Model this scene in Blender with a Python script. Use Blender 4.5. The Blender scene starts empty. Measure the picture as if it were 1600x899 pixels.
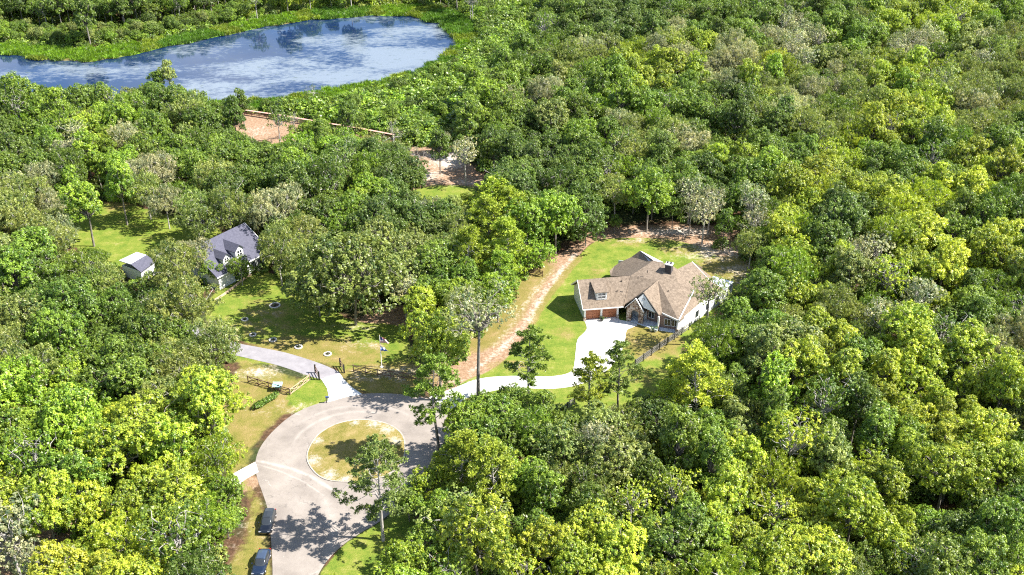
import bpy, math, random
import numpy as np
from mathutils import Vector, Matrix
R = math.radians
SC = bpy.context.scene
COL = SC.collection

# ------------------------------------------------------------------ camera, light, exposure
F, PITCH, CH = 1607.0, R(28.8), 98.6          # focal length in 1600-px units, downward pitch, height above ground
cam_d = bpy.data.cameras.new('camera'); cam = bpy.data.objects.new('camera', cam_d); COL.objects.link(cam)
cam.location = (0, 0, CH); cam.rotation_euler = (R(90) - PITCH, 0, 0)
cam_d.sensor_width = 36; cam_d.lens = 36 * F / 1600; cam_d.clip_start = 1; cam_d.clip_end = 9000
SC.camera = cam
SUN_EL = R(48); SAZ = np.array([0.99, -0.10]); SAZ = SAZ / np.linalg.norm(SAZ)
sun_dir = Vector((SAZ[0] * math.cos(SUN_EL), SAZ[1] * math.cos(SUN_EL), math.sin(SUN_EL)))
sl = bpy.data.lights.new('sun', 'SUN'); so = bpy.data.objects.new('sun', sl); COL.objects.link(so)
sl.energy = 5.0; sl.angle = R(0.5); sl.color = (1.0, 0.955, 0.88)
so.rotation_euler = sun_dir.to_track_quat('Z', 'Y').to_euler(); so.location = (60, -30, 160)
W = bpy.data.worlds.new('World'); SC.world = W; W.use_nodes = True
nt = W.node_tree; nt.nodes.clear()
wo = nt.nodes.new('ShaderNodeOutputWorld'); bg = nt.nodes.new('ShaderNodeBackground'); bg.inputs[1].default_value = 0.085
sky = nt.nodes.new('ShaderNodeTexSky'); sky.sky_type = 'NISHITA'; sky.sun_disc = False
sky.sun_elevation = SUN_EL; sky.sun_rotation = math.atan2(SAZ[0], SAZ[1]); sky.dust_density = 0.3; sky.ozone_density = 3.0
tc = nt.nodes.new('ShaderNodeTexCoord'); mp = nt.nodes.new('ShaderNodeMapping'); mp.inputs['Scale'].default_value = (1.0, 1.0, 1.9); mp.inputs['Location'].default_value = (0.35, 0.1, 0.55)
cn = nt.nodes.new('ShaderNodeTexNoise'); cn.inputs['Scale'].default_value = 3.2; cn.inputs['Detail'].default_value = 9; cn.inputs['Roughness'].default_value = .58
cr = nt.nodes.new('ShaderNodeValToRGB'); cr.color_ramp.elements[0].position = .49; cr.color_ramp.elements[1].position = .70
mx = nt.nodes.new('ShaderNodeMixRGB'); mx.inputs[2].default_value = (6.5, 7.0, 7.6, 1)
L = nt.links.new
L(tc.outputs['Generated'], mp.inputs['Vector']); L(mp.outputs[0], cn.inputs['Vector']); L(cn.outputs['Fac'], cr.inputs[0])
L(cr.outputs[0], mx.inputs[0]); L(sky.outputs[0], mx.inputs[1]); L(mx.outputs[0], bg.inputs[0]); L(bg.outputs[0], wo.inputs[0])
SC.view_settings.view_transform = 'Standard'; SC.view_settings.look = 'None'; SC.view_settings.gamma = 1.0
SC.view_settings.exposure = 1.42
SC.cycles.max_bounces = 6; SC.cycles.diffuse_bounces = 3; SC.cycles.glossy_bounces = 2; SC.cycles.transmission_bounces = 3
SC.cycles.use_denoising = False; SC.cycles.pixel_filter_type = 'BLACKMAN_HARRIS'; SC.cycles.filter_width = 1.15

# ------------------------------------------------------------------ helpers
CP, SP = math.cos(PITCH), math.sin(PITCH)
def G(x, y, z=0.0):
    """ground (or height z) point seen at photo pixel x, y - used to survey positions from the photograph"""
    u = (x - 800) / F; v = (y - 449.5) / F
    t = (z - CH) / (-SP - v * CP)
    return (u * t, (CP - v * SP) * t)
def G3(x, y, z=0.0): a = G(x, y, z); return Vector((a[0], a[1], z))
def proj(x, y, z):
    dz = y * CP - (z - CH) * SP
    return 800 + F * x / dz, 449.5 + F * (-(z - CH) * CP - y * SP) / dz, dz
def GP(pts, z=0.0): return np.array([G(a, b, z) for a, b in pts])

def tag(o, label=None, cat=None, group=None, kind=None):
    if label: o['label'] = label
    if cat: o['category'] = cat
    if group: o['group'] = group
    if kind: o['kind'] = kind
    return o
def empty(name, loc, rz=0.0):
    o = bpy.data.objects.new(name, None); COL.objects.link(o); o.location = loc; o.rotation_euler = (0, 0, rz)
    o.empty_display_size = .3
    return o
def mesh_obj(name, me, mats, parent=None, link=True):
    o = bpy.data.objects.new(name, me)
    for m in (mats if isinstance(mats, (list, tuple)) else [mats]): me.materials.append(m)
    if link: COL.objects.link(o)
    if parent is not None: o.parent = parent
    return o
def me_from(name, V, Fc):
    me = bpy.data.meshes.new(name); me.from_pydata([tuple(v) for v in V], [], [tuple(f) for f in Fc]); me.update(); return me
class MB:
    def __init__(s): s.V = []; s.F = []; s.M = []
    def add(s, V, Fc, m=0):
        n = len(s.V); s.V += [tuple(v) for v in V]; s.F += [tuple(i + n for i in f) for f in Fc]; s.M += [m] * len(Fc)
    def box(s, c, d, rz=0.0, m=0, ax=None):
        cx, cy, cz = c; hx, hy, hz = d[0] / 2, d[1] / 2, d[2] / 2; ca, sa = math.cos(rz), math.sin(rz)
        P = [(cx + ca * i * hx - sa * j * hy, cy + sa * i * hx + ca * j * hy, cz + k * hz) for k in (-1, 1) for i, j in ((-1, -1), (1, -1), (1, 1), (-1, 1))]
        s.add(P, [(3, 2, 1, 0), (4, 5, 6, 7), (0, 1, 5, 4), (1, 2, 6, 5), (2, 3, 7, 6), (3, 0, 4, 7)], m)
    def bar(s, a, b, w, h, m=0):
        a = Vector(a); b = Vector(b); d = (b - a).normalized(); up = Vector((0, 0, 1))
        if abs(d.z) > .95: up = Vector((0, 1, 0))
        sx = d.cross(up).normalized() * w / 2; sz = sx.cross(d).normalized() * h / 2
        P = [p + i * sx + j * sz for p in (a, b) for i, j in ((-1, -1), (1, -1), (1, 1), (-1, 1))]
        s.add(P, [(0, 1, 2, 3), (7, 6, 5, 4), (0, 4, 5, 1), (1, 5, 6, 2), (2, 6, 7, 3), (3, 7, 4, 0)], m)
    def prism(s, poly, z0, z1, m=0):
        n = len(poly); P = [(p[0], p[1], z0) for p in poly] + [(p[0], p[1], z1) for p in poly]
        s.add(P, [tuple(range(n - 1, -1, -1)), tuple(range(n, 2 * n))] + [(i, (i + 1) % n, n + (i + 1) % n, n + i) for i in range(n)], m)
    def slab(s, P3, t, m=0):
        """a polygon in space thickened downwards by t"""
        n = len(P3); P = [Vector(p) for p in P3] + [Vector(p) - Vector((0, 0, t)) for p in P3]
        s.add(P, [tuple(range(n)), tuple(range(2 * n - 1, n - 1, -1))] + [(i, n + i, n + (i + 1) % n, (i + 1) % n) for i in range(n)], m)
    def sheet(s, P3, nrm, t, m=0):
        nv = Vector(nrm).normalized() * t; n = len(P3); P = [Vector(p) for p in P3] + [Vector(p) - nv for p in P3]
        s.add(P, [tuple(range(n)), tuple(range(2 * n - 1, n - 1, -1))] + [(i, n + i, n + (i + 1) % n, (i + 1) % n) for i in range(n)], m)
    def cyl(s, a, b, r0, r1=None, n=10, m=0):
        r1 = r0 if r1 is None else r1; a = Vector(a); b = Vector(b); d = (b - a).normalized()
        u = d.orthogonal().normalized(); w = d.cross(u)
        P = [p + (u * math.cos(t) + w * math.sin(t)) * r for p, r in ((a, r0), (b, r1)) for t in [2 * math.pi * k / n for k in range(n)]]
        s.add(P, [tuple(range(n - 1, -1, -1)), tuple(range(n, 2 * n))] + [(i, (i + 1) % n, n + (i + 1) % n, n + i) for i in range(n)], m)
    def build(s, name, mats, parent=None, bevel=0, link=True, fix=True):
        me = bpy.data.meshes.new(name); me.from_pydata(s.V, [], s.F); me.update()
        if fix:
            import bmesh
            bm = bmesh.new(); bm.from_mesh(me); bmesh.ops.recalc_face_normals(bm, faces=bm.faces); bm.to_mesh(me); bm.free()
        o = mesh_obj(name, me, mats, parent, link)
        if isinstance(mats, (list, tuple)) and len(mats) > 1: me.polygons.foreach_set('material_index', s.M)
        if bevel:
            b = o.modifiers.new('bevel', 'BEVEL'); b.width = bevel; b.segments = 2; b.limit_method = 'ANGLE'
        return o

# ------------------------------------------------------------------ materials
def mat(name, col, rough=.7, metal=0.0, spec=.5):
    m = bpy.data.materials.new(name); m.use_nodes = True; b = m.node_tree.nodes['Principled BSDF']
    b.inputs['Base Color'].default_value = (*col, 1); b.inputs['Roughness'].default_value = rough; b.inputs['Metallic'].default_value = metal
    b.inputs['Specular IOR Level'].default_value = spec
    return m
class N:
    """small node-graph helper"""
    def __init__(s, m): s.m = m; s.t = m.node_tree; s.b = s.t.nodes['Principled BSDF']; s.k = s.t.nodes.new('ShaderNodeTexCoord')
    def new(s, k, **kw):
        n = s.t.nodes.new(k)
        for a, v in kw.items(): setattr(n, a, v)
        return n
    def link(s, a, b): s.t.links.new(a, b)
    def noise(s, scale, detail=5, rough=.6, vec=None, dist=0.0, sc3=None):
        n = s.new('ShaderNodeTexNoise'); n.inputs['Scale'].default_value = scale; n.inputs['Detail'].default_value = detail
        n.inputs['Roughness'].default_value = rough; n.inputs['Distortion'].default_value = dist
        v = vec or s.k.outputs['Object']
        if sc3:
            mp = s.new('ShaderNodeMapping'); mp.inputs['Scale'].default_value = sc3; s.link(v, mp.inputs[0]); v = mp.outputs[0]
        s.link(v, n.inputs['Vector']); return n.outputs['Fac']
    def ramp(s, fac, stops):
        r = s.new('ShaderNodeValToRGB'); e = r.color_ramp.elements
        while len(e) < len(stops): e.new(.5)
        for i, (p, c) in enumerate(stops): e[i].position = p; e[i].color = (*c, 1) if len(c) == 3 else c
        s.link(fac, r.inputs[0]); return r.outputs[0]
    def mix(s, f, a, b, mode='MIX'):
        n = s.new('ShaderNodeMixRGB', blend_type=mode)
        for i, v in ((0, f), (1, a), (2, b)):
            if hasattr(v, 'default_value'): s.link(v, n.inputs[i])
            elif i == 0: n.inputs[0].default_value = v
            else: n.inputs[i].default_value = (*v, 1)
        return n.outputs[0]
    def math(s, op, a, b=0.0, c=None, clamp=False):
        n = s.new('ShaderNodeMath', operation=op, use_clamp=clamp)
        for i, v in enumerate((a, b) if c is None else (a, b, c)):
            if hasattr(v, 'default_value'): s.link(v, n.inputs[i])
            else: n.inputs[i].default_value = v
        return n.outputs[0]
    def bump(s, h, strength=.5, dist=.1):
        b = s.new('ShaderNodeBump'); b.inputs['Strength'].default_value = strength; b.inputs['Distance'].default_value = dist
        s.link(h, b.inputs['Height']); s.link(b.outputs[0], s.b.inputs['Normal'])
    def base(s, c): s.link(c, s.b.inputs['Base Color'])
G3c = lambda v: (v, v, v)

def leaf_mat(name, spread=.35, gloss=.42, trans=.27):
    m = bpy.data.materials.new(name); m.use_nodes = True; n = N(m)
    at = n.new('ShaderNodeAttribute', attribute_type='INSTANCER', attribute_name='tint')
    va = n.new('ShaderNodeAttribute', attribute_type='GEOMETRY', attribute_name='var')
    vb = n.new('ShaderNodeAttribute', attribute_type='GEOMETRY', attribute_name='var2')
    lo = n.mix(1.0, at.outputs['Color'], (.34, .50, .42), 'MULTIPLY')
    hi = n.mix(1.0, at.outputs['Color'], (2.0, 1.70, 1.4), 'MULTIPLY')
    c = n.mix(va.outputs['Fac'], lo, hi)
    f2 = n.math('MULTIPLY', n.math('GREATER_THAN', vb.outputs['Fac'], .94), .35)
    c = n.mix(f2, c, (.30, .26, .15))
    n.base(c); n.b.inputs['Roughness'].default_value = gloss; n.b.inputs['Specular IOR Level'].default_value = .5
    tr = n.new('ShaderNodeBsdfTranslucent'); n.link(n.mix(1.0, c, (1.25, 1.35, .6), 'MULTIPLY'), tr.inputs[0])
    ms = n.new('ShaderNodeMixShader'); ms.inputs[0].default_value = trans
    out = n.t.nodes['Material Output']; n.link(n.b.outputs[0], ms.inputs[1]); n.link(tr.outputs[0], ms.inputs[2]); n.link(ms.outputs[0], out.inputs[0])
    return m
M_LEAF = leaf_mat('leaves')
M_NEEDLE = leaf_mat('needles', gloss=.5, trans=.12)
def bark_mat(name, a, b):
    m = mat(name, a, .9); n = N(m); n.base(n.ramp(n.noise(3, 6, sc3=(3, 3, .6)), [(.3, a), (.7, b)])); return m
M_BARK = bark_mat('bark', (.10, .085, .07), (.30, .27, .23))
M_PALEBARK = bark_mat('pale_bark', (.22, .20, .18), (.50, .47, .43))

# ------------------------------------------------------------------ ground masks
def pip(P, poly):
    x, y = P[:, 0], P[:, 1]; ins = np.zeros(len(P), bool); j = len(poly) - 1
    for i in range(len(poly)):
        xi, yi = poly[i]; xj, yj = poly[j]
        c = ((yi > y) != (yj > y)) & (x < (xj - xi) * (y - yi) / ((yj - yi) + 1e-12) + xi); ins ^= c; j = i
    return ins
def sdist(P, poly):
    """signed distance, positive inside"""
    d = np.full(len(P), 1e9); n = len(poly)
    for i in range(n):
        a = np.array(poly[i]); b = np.array(poly[(i + 1) % n]); ab = b - a
        t = np.clip(((P - a) @ ab) / (ab @ ab + 1e-12), 0, 1); d = np.minimum(d, np.hypot(*(P - (a + t[:, None] * ab)).T))
    return np.where(pip(P, poly), d, -d)
def pline(pts, w):
    P = catmull(GP(pts), 4, False); d = np.full(len(P2), 1e9); lo = P.min(0) - 8; hi = P.max(0) + 8; s = (P2[:, 0] > lo[0]) & (P2[:, 0] < hi[0]) & (P2[:, 1] > lo[1]) & (P2[:, 1] < hi[1])
    for a, b in zip(P, P[1:]):
        ab = b - a; t = np.clip(((P2[s] - a) @ ab) / (ab @ ab + 1e-9), 0, 1); d[s] = np.minimum(d[s], np.hypot(*(P2[s] - (a + t[:, None] * ab)).T))
    return np.exp(-(d / w) ** 2)
def smooth(v, a, b): t = np.clip((v - a) / (b - a), 0, 1); return t * t * (3 - 2 * t)
def catmull(pts, k=6, closed=True):
    P = np.array(pts, float); n = len(P); out = []
    for i in range(n if closed else n - 1):
        p0, p1, p2, p3 = (P[(i - 1) % n], P[i], P[(i + 1) % n], P[(i + 2) % n]) if closed else (P[max(i - 1, 0)], P[i], P[i + 1], P[min(i + 2, n - 1)])
        for t in np.arange(k) / k:
            out.append(.5 * (2 * p1 + (p2 - p0) * t + (2 * p0 - 5 * p1 + 4 * p2 - p3) * t * t + (3 * p1 - p0 - 3 * p2 + p3) * t ** 3))
    if not closed: out.append(P[-1])
    return np.array(out)

LAKE = np.array([(-330, 420), (-330, 300), (-200, 292)] + [G(*p) for p in [(100, 172), (220, 165), (300, 163), (360, 160), (410, 158), (455, 153), (510, 142), (545, 137), (600, 126), (640, 116), (662, 107), (682, 98), (694, 88), (706, 80), (718, 68), (714, 58), (700, 48), (690, 38), (665, 30), (640, 24), (600, 23), (540, 26), (490, 30), (440, 36), (400, 43), (350, 54), (310, 62), (260, 72), (205, 84), (170, 91), (120, 94), (60, 91), (0, 84)]] + [(-250, 348)])
LAKE = catmull(LAKE, 6); _r = np.random.default_rng(3); LAKE = LAKE + np.stack([np.sin(np.arange(len(LAKE)) * .9) * .5, np.sin(np.arange(len(LAKE)) * .63 + 1) * .9 + np.sin(np.arange(len(LAKE)) * 1.31) * .5], 1)
ISLAND = catmull(GP([(479, 718), (484, 697), (500, 677), (528, 662), (565, 656), (604, 662), (628, 678), (634, 700), (629, 722), (609, 741), (575, 753), (535, 754), (508, 750), (490, 738)]), 5)
ROAD = GP([(424, 960), (426, 899), (424, 850), (419, 800), (410, 770), (402, 748), (399, 725), (404, 705), (416, 686), (434, 667), (455, 650), (480, 637), (508, 628), (540, 620), (565, 616), (600, 615), (640, 618), (671, 624), (690, 634), (704, 640), (706, 660), (700, 690), (684, 715), (662, 740), (640, 765), (622, 790), (598, 812), (565, 832), (538, 850), (515, 872), (497, 899), (470, 960)])
ROAD = catmull(ROAD, 4)
DRIVE = catmull(GP([(671, 622), (690, 614), (712, 606), (750, 592), (800, 588), (850, 589), (880, 586), (895, 578), (899, 556), (902, 532), (911, 522), (917, 514), (914.5, 504), (914, 499.5), (940, 497.5), (964, 495.5), (968, 500), (982, 503), (996, 508), (988, 512), (979, 517), (976, 535), (968, 555), (950, 578), (912, 599), (875, 607), (840, 608), (800, 606), (750, 616), (725, 625), (708, 638), (690, 638)]), 3)
APRON = GP([(502, 593), (515, 588.5), (531, 584), (538, 594), (549, 605), (566, 616.5), (540, 621), (512, 629), (513, 617), (511, 607)])
ASPH = catmull(GP([(290, 506), (330, 522), (370, 536), (400, 542), (445, 551), (482, 562), (512, 573), (531, 583.5), (515, 588), (501, 592.5), (475, 585), (437, 572), (400, 563), (370, 556), (320, 545), (285, 530)]), 3)
SIDE = GP([(352, 752), (362, 742), (382, 731), (399, 722), (404, 738), (385, 748), (368, 762)])
TRACK = catmull(GP([(690, 596), (640, 590), (610, 590), (640, 572), (695, 575), (748, 545), (785, 513), (804, 487), (823, 461), (838, 437), (854, 415), (880, 395), (905, 381), (920, 380), (905, 395), (882, 425), (858, 452), (836, 488), (826, 515), (800, 548), (765, 578), (722, 598), (700, 604)]), 3)
HLAWN = catmull(GP([(712, 604), (765, 580), (802, 550), (830, 515), (840, 488), (862, 452), (886, 425), (905, 400), (930, 378), (970, 372), (1040, 374), (1090, 385), (1130, 405), (1165, 425), (1160, 450), (1120, 480), (1110, 510), (1065, 545), (1055, 590), (1000, 640), (940, 665), (880, 660), (840, 625), (780, 620), (735, 640), (715, 640)]), 3)
LLAWN = catmull(GP([(330, 460), (390, 425), (440, 430), (500, 470), (560, 500), (640, 510), (640, 560), (655, 590), (650, 612), (565, 615), (530, 583), (480, 560), (370, 535), (320, 510)]), 3)
BLAWN = catmull(GP([(105, 375), (120, 345), (150, 320), (205, 318), (260, 335), (330, 350), (350, 372), (270, 405), (190, 420), (130, 400)]), 3)
DRYL = catmull(GP([(330, 620), (358, 590), (375, 560), (400, 566), (470, 588), (505, 595), (511, 628), (470, 640), (430, 665), (400, 700), (396, 730), (375, 735), (395, 755), (415, 790), (424, 850), (424, 960), (300, 960), (340, 899), (378, 835), (380, 770), (350, 740), (350, 680)]), 3)
RLAWN = catmull(GP([(497, 899), (530, 855), (565, 832), (598, 812), (640, 800), (660, 850), (620, 920), (470, 960)]), 3)
CLEAR1 = catmull(GP([(362, 180), (380, 178), (470, 196), (470, 215), (430, 226), (385, 222)]), 3)
CLEAR2 = catmull(GP([(640, 245), (700, 235), (735, 262), (770, 292), (750, 310), (700, 318), (650, 312)]), 3)
CLEAR3 = catmull(GP([(480, 196), (560, 205), (640, 222), (660, 235), (600, 232), (520, 222)]), 3)
MARSH = catmull(np.array([(-330, 440), (-330, 280)] + [G(*p) for p in [(0, 190), (300, 176), (420, 172), (520, 158), (610, 138), (660, 125), (715, 100), (748, 70), (742, 45), (705, 18), (640, 10), (560, 14), (460, 20), (400, 32), (300, 52), (200, 70), (100, 77), (0, 68)]] + [(-260, 372)]), 4)
THICK = GP([(405, 175), (470, 166), (560, 154), (640, 132), (720, 102), (756, 62), (745, 28), (690, 6), (740, -8), (850, -8), (850, 60), (820, 110), (780, 140), (735, 165), (712, 200), (660, 228), (610, 214), (540, 196), (460, 184)])
THICK2 = GP([(-60, 66), (100, 74), (200, 68), (300, 50), (400, 28), (460, 16), (560, 10), (645, 8), (700, 2), (680, -12), (560, -12), (400, -6), (385, 16), (290, 38), (180, 52), (60, 50), (-60, 44)])

gx = np.concatenate([[-4000, -2000, -1000, -600, -400, -320], np.arange(-290, -110, 1.6), np.arange(-110, 70, .7), np.arange(70, 290, 1.9), [320, 400, 600, 1000, 2000, 4000]])
gy = np.concatenate([[-1500, -300, 0, 60, 85], np.arange(92, 240, .7), np.arange(240, 480, 1.3), [500, 540, 620, 800, 1200, 2500, 6000]])
XX, YY = np.meshgrid(gx, gy); P2 = np.stack([XX.ravel(), YY.ravel()], 1)
def msk(poly, a, b):
    lo = poly.min(0) - 12; hi = poly.max(0) + 12; s = (P2[:, 0] > lo[0]) & (P2[:, 0] < hi[0]) & (P2[:, 1] > lo[1]) & (P2[:, 1] < hi[1])
    out = np.zeros(len(P2)); out[s] = smooth(sdist(P2[s], poly), a, b); return out
def blob(px, py, rx, ry, z=0):
    """soft round patch: radii in metres"""
    c = G(px, py, z); return np.exp(-(((P2[:, 0] - c[0]) / rx) ** 2 + ((P2[:, 1] - c[1]) / ry) ** 2) * 1.2)
m_lake = msk(LAKE, -.8, 3.5)
lawn = np.maximum.reduce([msk(HLAWN, -1.2, 1.2), msk(LLAWN, -2, 3) * .95, msk(BLAWN, -3, 4), msk(RLAWN, -1, 1.5), msk(DRYL, -2, 2) * .62, blob(700, 303, 12, 7), blob(930, 262, 3, 7)])
dry = np.maximum.reduce([msk(DRYL, -2, 2) * .66, msk(ISLAND, -.6, .4), blob(420, 500, 13, 14) * .55, blob(470, 545, 14, 7) * .85, blob(600, 590, 14, 8) * .85, blob(550, 555, 12, 8) * .7, blob(400, 470, 5, 12) * .5, blob(930, 430, 3, 9) * .55, blob(1080, 392, 12, 3.5) * .7, blob(880, 520, 5, 6) * .5, blob(1010, 590, 7, 7) * .55, blob(800, 570, 8, 3) * .6,
      blob(1015, 530, 7.5, 8) * 1.1, blob(1000, 545, 6, 5) * .9, pline([(745, 530), (780, 495), (805, 455), (835, 420)], 5) * 1.0, pline([(830, 505), (850, 472), (880, 432), (905, 402)], 1.2) * .8, blob(1000, 378, 22, 4) * .55, blob(750, 630, 5, 3), blob(20, 350, 14, 14), blob(205, 300, 6, 14), blob(1150, 420, 12, 9) * .9])
dry = np.where(np.maximum(blob(480, 615, 4, 5), blob(500, 600, 4, 4)) > .45, dry * .35, dry)
lawn = np.maximum(lawn, np.maximum(blob(482, 615, 5, 7), blob(440, 560, 12, 2.5)) * 1.0)
dirt = np.maximum.reduce([msk(TRACK, -1.7, 1.0), blob(625, 500, 9, 7) * 1.1, blob(580, 510, 9, 5) * .8, blob(690, 590, 12, 6), blob(1040, 364, 24, 5) * 1.1, blob(960, 372, 9, 4),
      blob(1120, 385, 15, 9), blob(1170, 420, 9, 12), msk(CLEAR1, -3, 1), msk(CLEAR3, -3, 1), msk(CLEAR2, -3, 1) * (1 - blob(700, 303, 12, 7)), blob(80, 810, 14, 12), blob(15, 850, 8, 14),
      blob(30, 340, 8, 9) * .8, blob(410, 620, 6, 8) * .9, blob(375, 755, 4, 3), blob(640, 870, 7, 9), blob(785, 560, 4, 6) * .5, blob(185, 310, 8, 6) * .5, blob(15, 615, 12, 9), blob(60, 590, 10, 6), blob(260, 820, 5, 8)])
sand = np.maximum.reduce([pline([(735, 580), (770, 556), (800, 528), (825, 500), (838, 478), (856, 450), (875, 425), (900, 397)], 1.0) * .68, pline([(760, 552), (795, 515), (815, 485), (840, 450), (862, 422)], .9) * .5, blob(1060, 362, 14, 3) * .9, blob(1120, 392, 12, 7) * .7, blob(1160, 425, 7, 8) * .6,
      blob(700, 250, 6, 9) * 1.0, blob(668, 275, 6, 5) * .8, blob(735, 285, 10, 4) * .6, blob(590, 660, 6, 3) * .9, blob(505, 735, 6, 5) * 1.0, blob(490, 715, 2.5, 6) * .9, blob(615, 695, 4, 7) * .55,
      blob(560, 512, 5, 4) * .35, blob(570, 540, 6, 3) * .45, blob(405, 584, 6, 3) * .7, blob(470, 640, 14, 4) * .35, blob(380, 850, 4, 22) * .25, blob(15, 845, 5, 8) * .8, blob(620, 585, 10, 3) * .6,
      blob(990, 376, 7, 2) * .5, blob(790, 445, 5, 8) * .3, blob(400, 205, 8, 6) * .5, blob(715, 600, 3, 3) * .4, blob(740, 600, 10, 2.5) * .45, blob(410, 500, 8, 8) * .3, blob(485, 583, 4, 2) * .4])
marsh = np.maximum(msk(MARSH, -1.5, 2.5), np.maximum(msk(THICK, -2, 4) * .8, msk(THICK2, -2, 4) * .9))
dy_ = blob(250, 95, 40, 5) * .0
muck = np.maximum.reduce([blob(100, 90, 32, 4), blob(180, 92, 22, 3), blob(470, 36, 45, 3), blob(590, 28, 22, 3) * .8, blob(690, 84, 12, 9) * .8])
ZZ = -2.2 * m_lake
rng = np.random.default_rng(5)
ZZ = ZZ + .0
ny, nx = XX.shape
idx = np.arange(nx * ny).reshape(ny, nx)
quads = np.stack([idx[:-1, :-1], idx[:-1, 1:], idx[1:, 1:], idx[1:, :-1]], -1).reshape(-1, 4)
def fast_mesh(name, V, Q):
    me = bpy.data.meshes.new(name); V = np.asarray(V, np.float32); Q = np.asarray(Q, np.int32); k = Q.shape[1]
    me.vertices.add(len(V)); me.vertices.foreach_set('co', V.ravel())
    me.loops.add(Q.size); me.loops.foreach_set('vertex_index', Q.ravel())
    me.polygons.add(len(Q)); me.polygons.foreach_set('loop_start', np.arange(0, Q.size, k, dtype=np.int32))
    me.update(calc_edges=True); return me
gme = fast_mesh('ground', np.stack([XX.ravel(), YY.ravel(), ZZ], 1), quads)
def cattr(me, name, r, g, b, a):
    at = me.attributes.new(name, 'FLOAT_COLOR', 'POINT'); at.data.foreach_set('color', np.clip(np.stack([r, g, b, a], 1), 0, 1.5).astype(np.float32).ravel())
cattr(gme, 'ma', lawn, dry, dirt, sand); cattr(gme, 'mb', marsh, muck, m_lake, m_lake * 0)
mg = mat('ground', (.1, .1, .1), .95, spec=.15); n = N(mg)
def masks(n):
    A = n.new('ShaderNodeAttribute', attribute_name='ma'); B = n.new('ShaderNodeAttribute', attribute_name='mb')
    sa = n.new('ShaderNodeSeparateColor'); sb = n.new('ShaderNodeSeparateColor'); n.link(A.outputs['Color'], sa.inputs[0]); n.link(B.outputs['Color'], sb.inputs[0])
    return sa.outputs[0], sa.outputs[1], sa.outputs[2], A.outputs['Alpha'], sb.outputs[0], sb.outputs[1]
q = masks(n)
nA = n.noise(.35, 8, .68); nB = n.noise(1.6, 6, .7); nC = n.noise(6, 4, .7); nD = n.noise(.09, 4, .5); nE = n.noise(2.6, 5, .75, sc3=(.45, 1.5, 1))
def fac(m, ns, amt=.8, w=.07):
    v = n.math('ADD', m, n.math('MULTIPLY', n.math('SUBTRACT', ns, .5), amt)); r = n.new('ShaderNodeMapRange', interpolation_type='SMOOTHSTEP')
    n.link(v, r.inputs[0]); r.inputs[1].default_value = .5 - w; r.inputs[2].default_value = .5 + w; return r.outputs[0]
floor = n.ramp(nB, [(.28, (.03, .022, .014)), (.52, (.10, .055, .032)), (.72, (.20, .115, .07))])
floor = n.mix(fac(nD, nA, .6, .1), floor, n.ramp(nB, [(.3, (.02, .03, .01)), (.7, (.07, .085, .03))]))
dirtc = n.ramp(nB, [(.25, (.15, .088, .052)), (.5, (.29, .185, .115)), (.75, (.45, .33, .235))])
c = n.mix(fac(q[2], nA), floor, dirtc)
lawnc = n.ramp(n.math('ADD', n.math('MULTIPLY', nA, .45), n.math('ADD', n.math('MULTIPLY', nE, .28), n.math('MULTIPLY', nC, .27))), [(.38, (.060, .110, .014)), (.46, (.120, .180, .022)), (.54, (.190, .220, .034)), (.63, (.31, .27, .10))])
c = n.mix(fac(q[0], nA, .7, .1), c, lawnc)
dryc = n.ramp(n.math('ADD', n.math('MULTIPLY', nA, .5), n.math('MULTIPLY', nC, .5)), [(.32, (.10, .115, .02)), (.47, (.19, .165, .04)), (.6, (.28, .20, .085)), (.74, (.42, .36, .25))])
c = n.mix(n.math('MULTIPLY', fac(q[1], nA, .8, .16), .92), c, dryc)
marc = n.ramp(n.noise(.25, 8, .7, sc3=(1, 2.2, 1)), [(.3, (.05, .13, .012)), (.5, (.14, .26, .02)), (.7, (.26, .32, .05))])
c = n.mix(fac(q[4], nA, .5, .1), c, marc)
c = n.mix(fac(q[5], nA, .6, .12), c, (.20, .17, .06))
sandc = n.ramp(nC, [(.3, (.42, .34, .27)), (.6, (.56, .50, .43))])
c = n.mix(fac(n.math('MULTIPLY', q[3], .72), n.math('ADD', n.math('MULTIPLY', nB, .55), n.math('MULTIPLY', nA, .45)), 2.4, .3), c, sandc)
n.base(c); n.bump(n.math('ADD', nC, nB), .9, .12)
ground = mesh_obj('ground', gme, mg); tag(ground, kind='structure')
for p in gme.polygons[:0]: pass

# lake
mw = mat('water', (.012, .04, .13), .06); n = N(mw); n.b.inputs['IOR'].default_value = 1.65
sheen_fac = fac
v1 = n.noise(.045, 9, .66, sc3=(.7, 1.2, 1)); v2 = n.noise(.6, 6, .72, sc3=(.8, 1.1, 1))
sxp = n.new('ShaderNodeSeparateXYZ'); n.link(n.k.outputs['Object'], sxp.inputs[0]); sheen_bias = n.math('MULTIPLY', n.math('SUBTRACT', n.math('MULTIPLY', n.math('ADD', sxp.outputs[0], 120.0), .01, clamp=True), n.math('MULTIPLY', n.math('SUBTRACT', sxp.outputs[1], 330.0), .012, clamp=True)), .14)  # strengthens the painted cloud reflection on the right, near side of the lake
film_sheen = n.ramp(n.math('ADD', sheen_bias, n.math('ADD', n.math('MULTIPLY', v1, .65), n.math('MULTIPLY', v2, .35))), [(.50, G3c(0)), (.60, G3c(1))])  # pale floating film that also paints the cloud reflection into the water colour
c = n.mix(n.math('MULTIPLY', film_sheen, .55), n.ramp(v1, [(.3, (.006, .018, .060)), (.7, (.012, .034, .095))]), (.30, .34, .36)); n.base(c)
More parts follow.
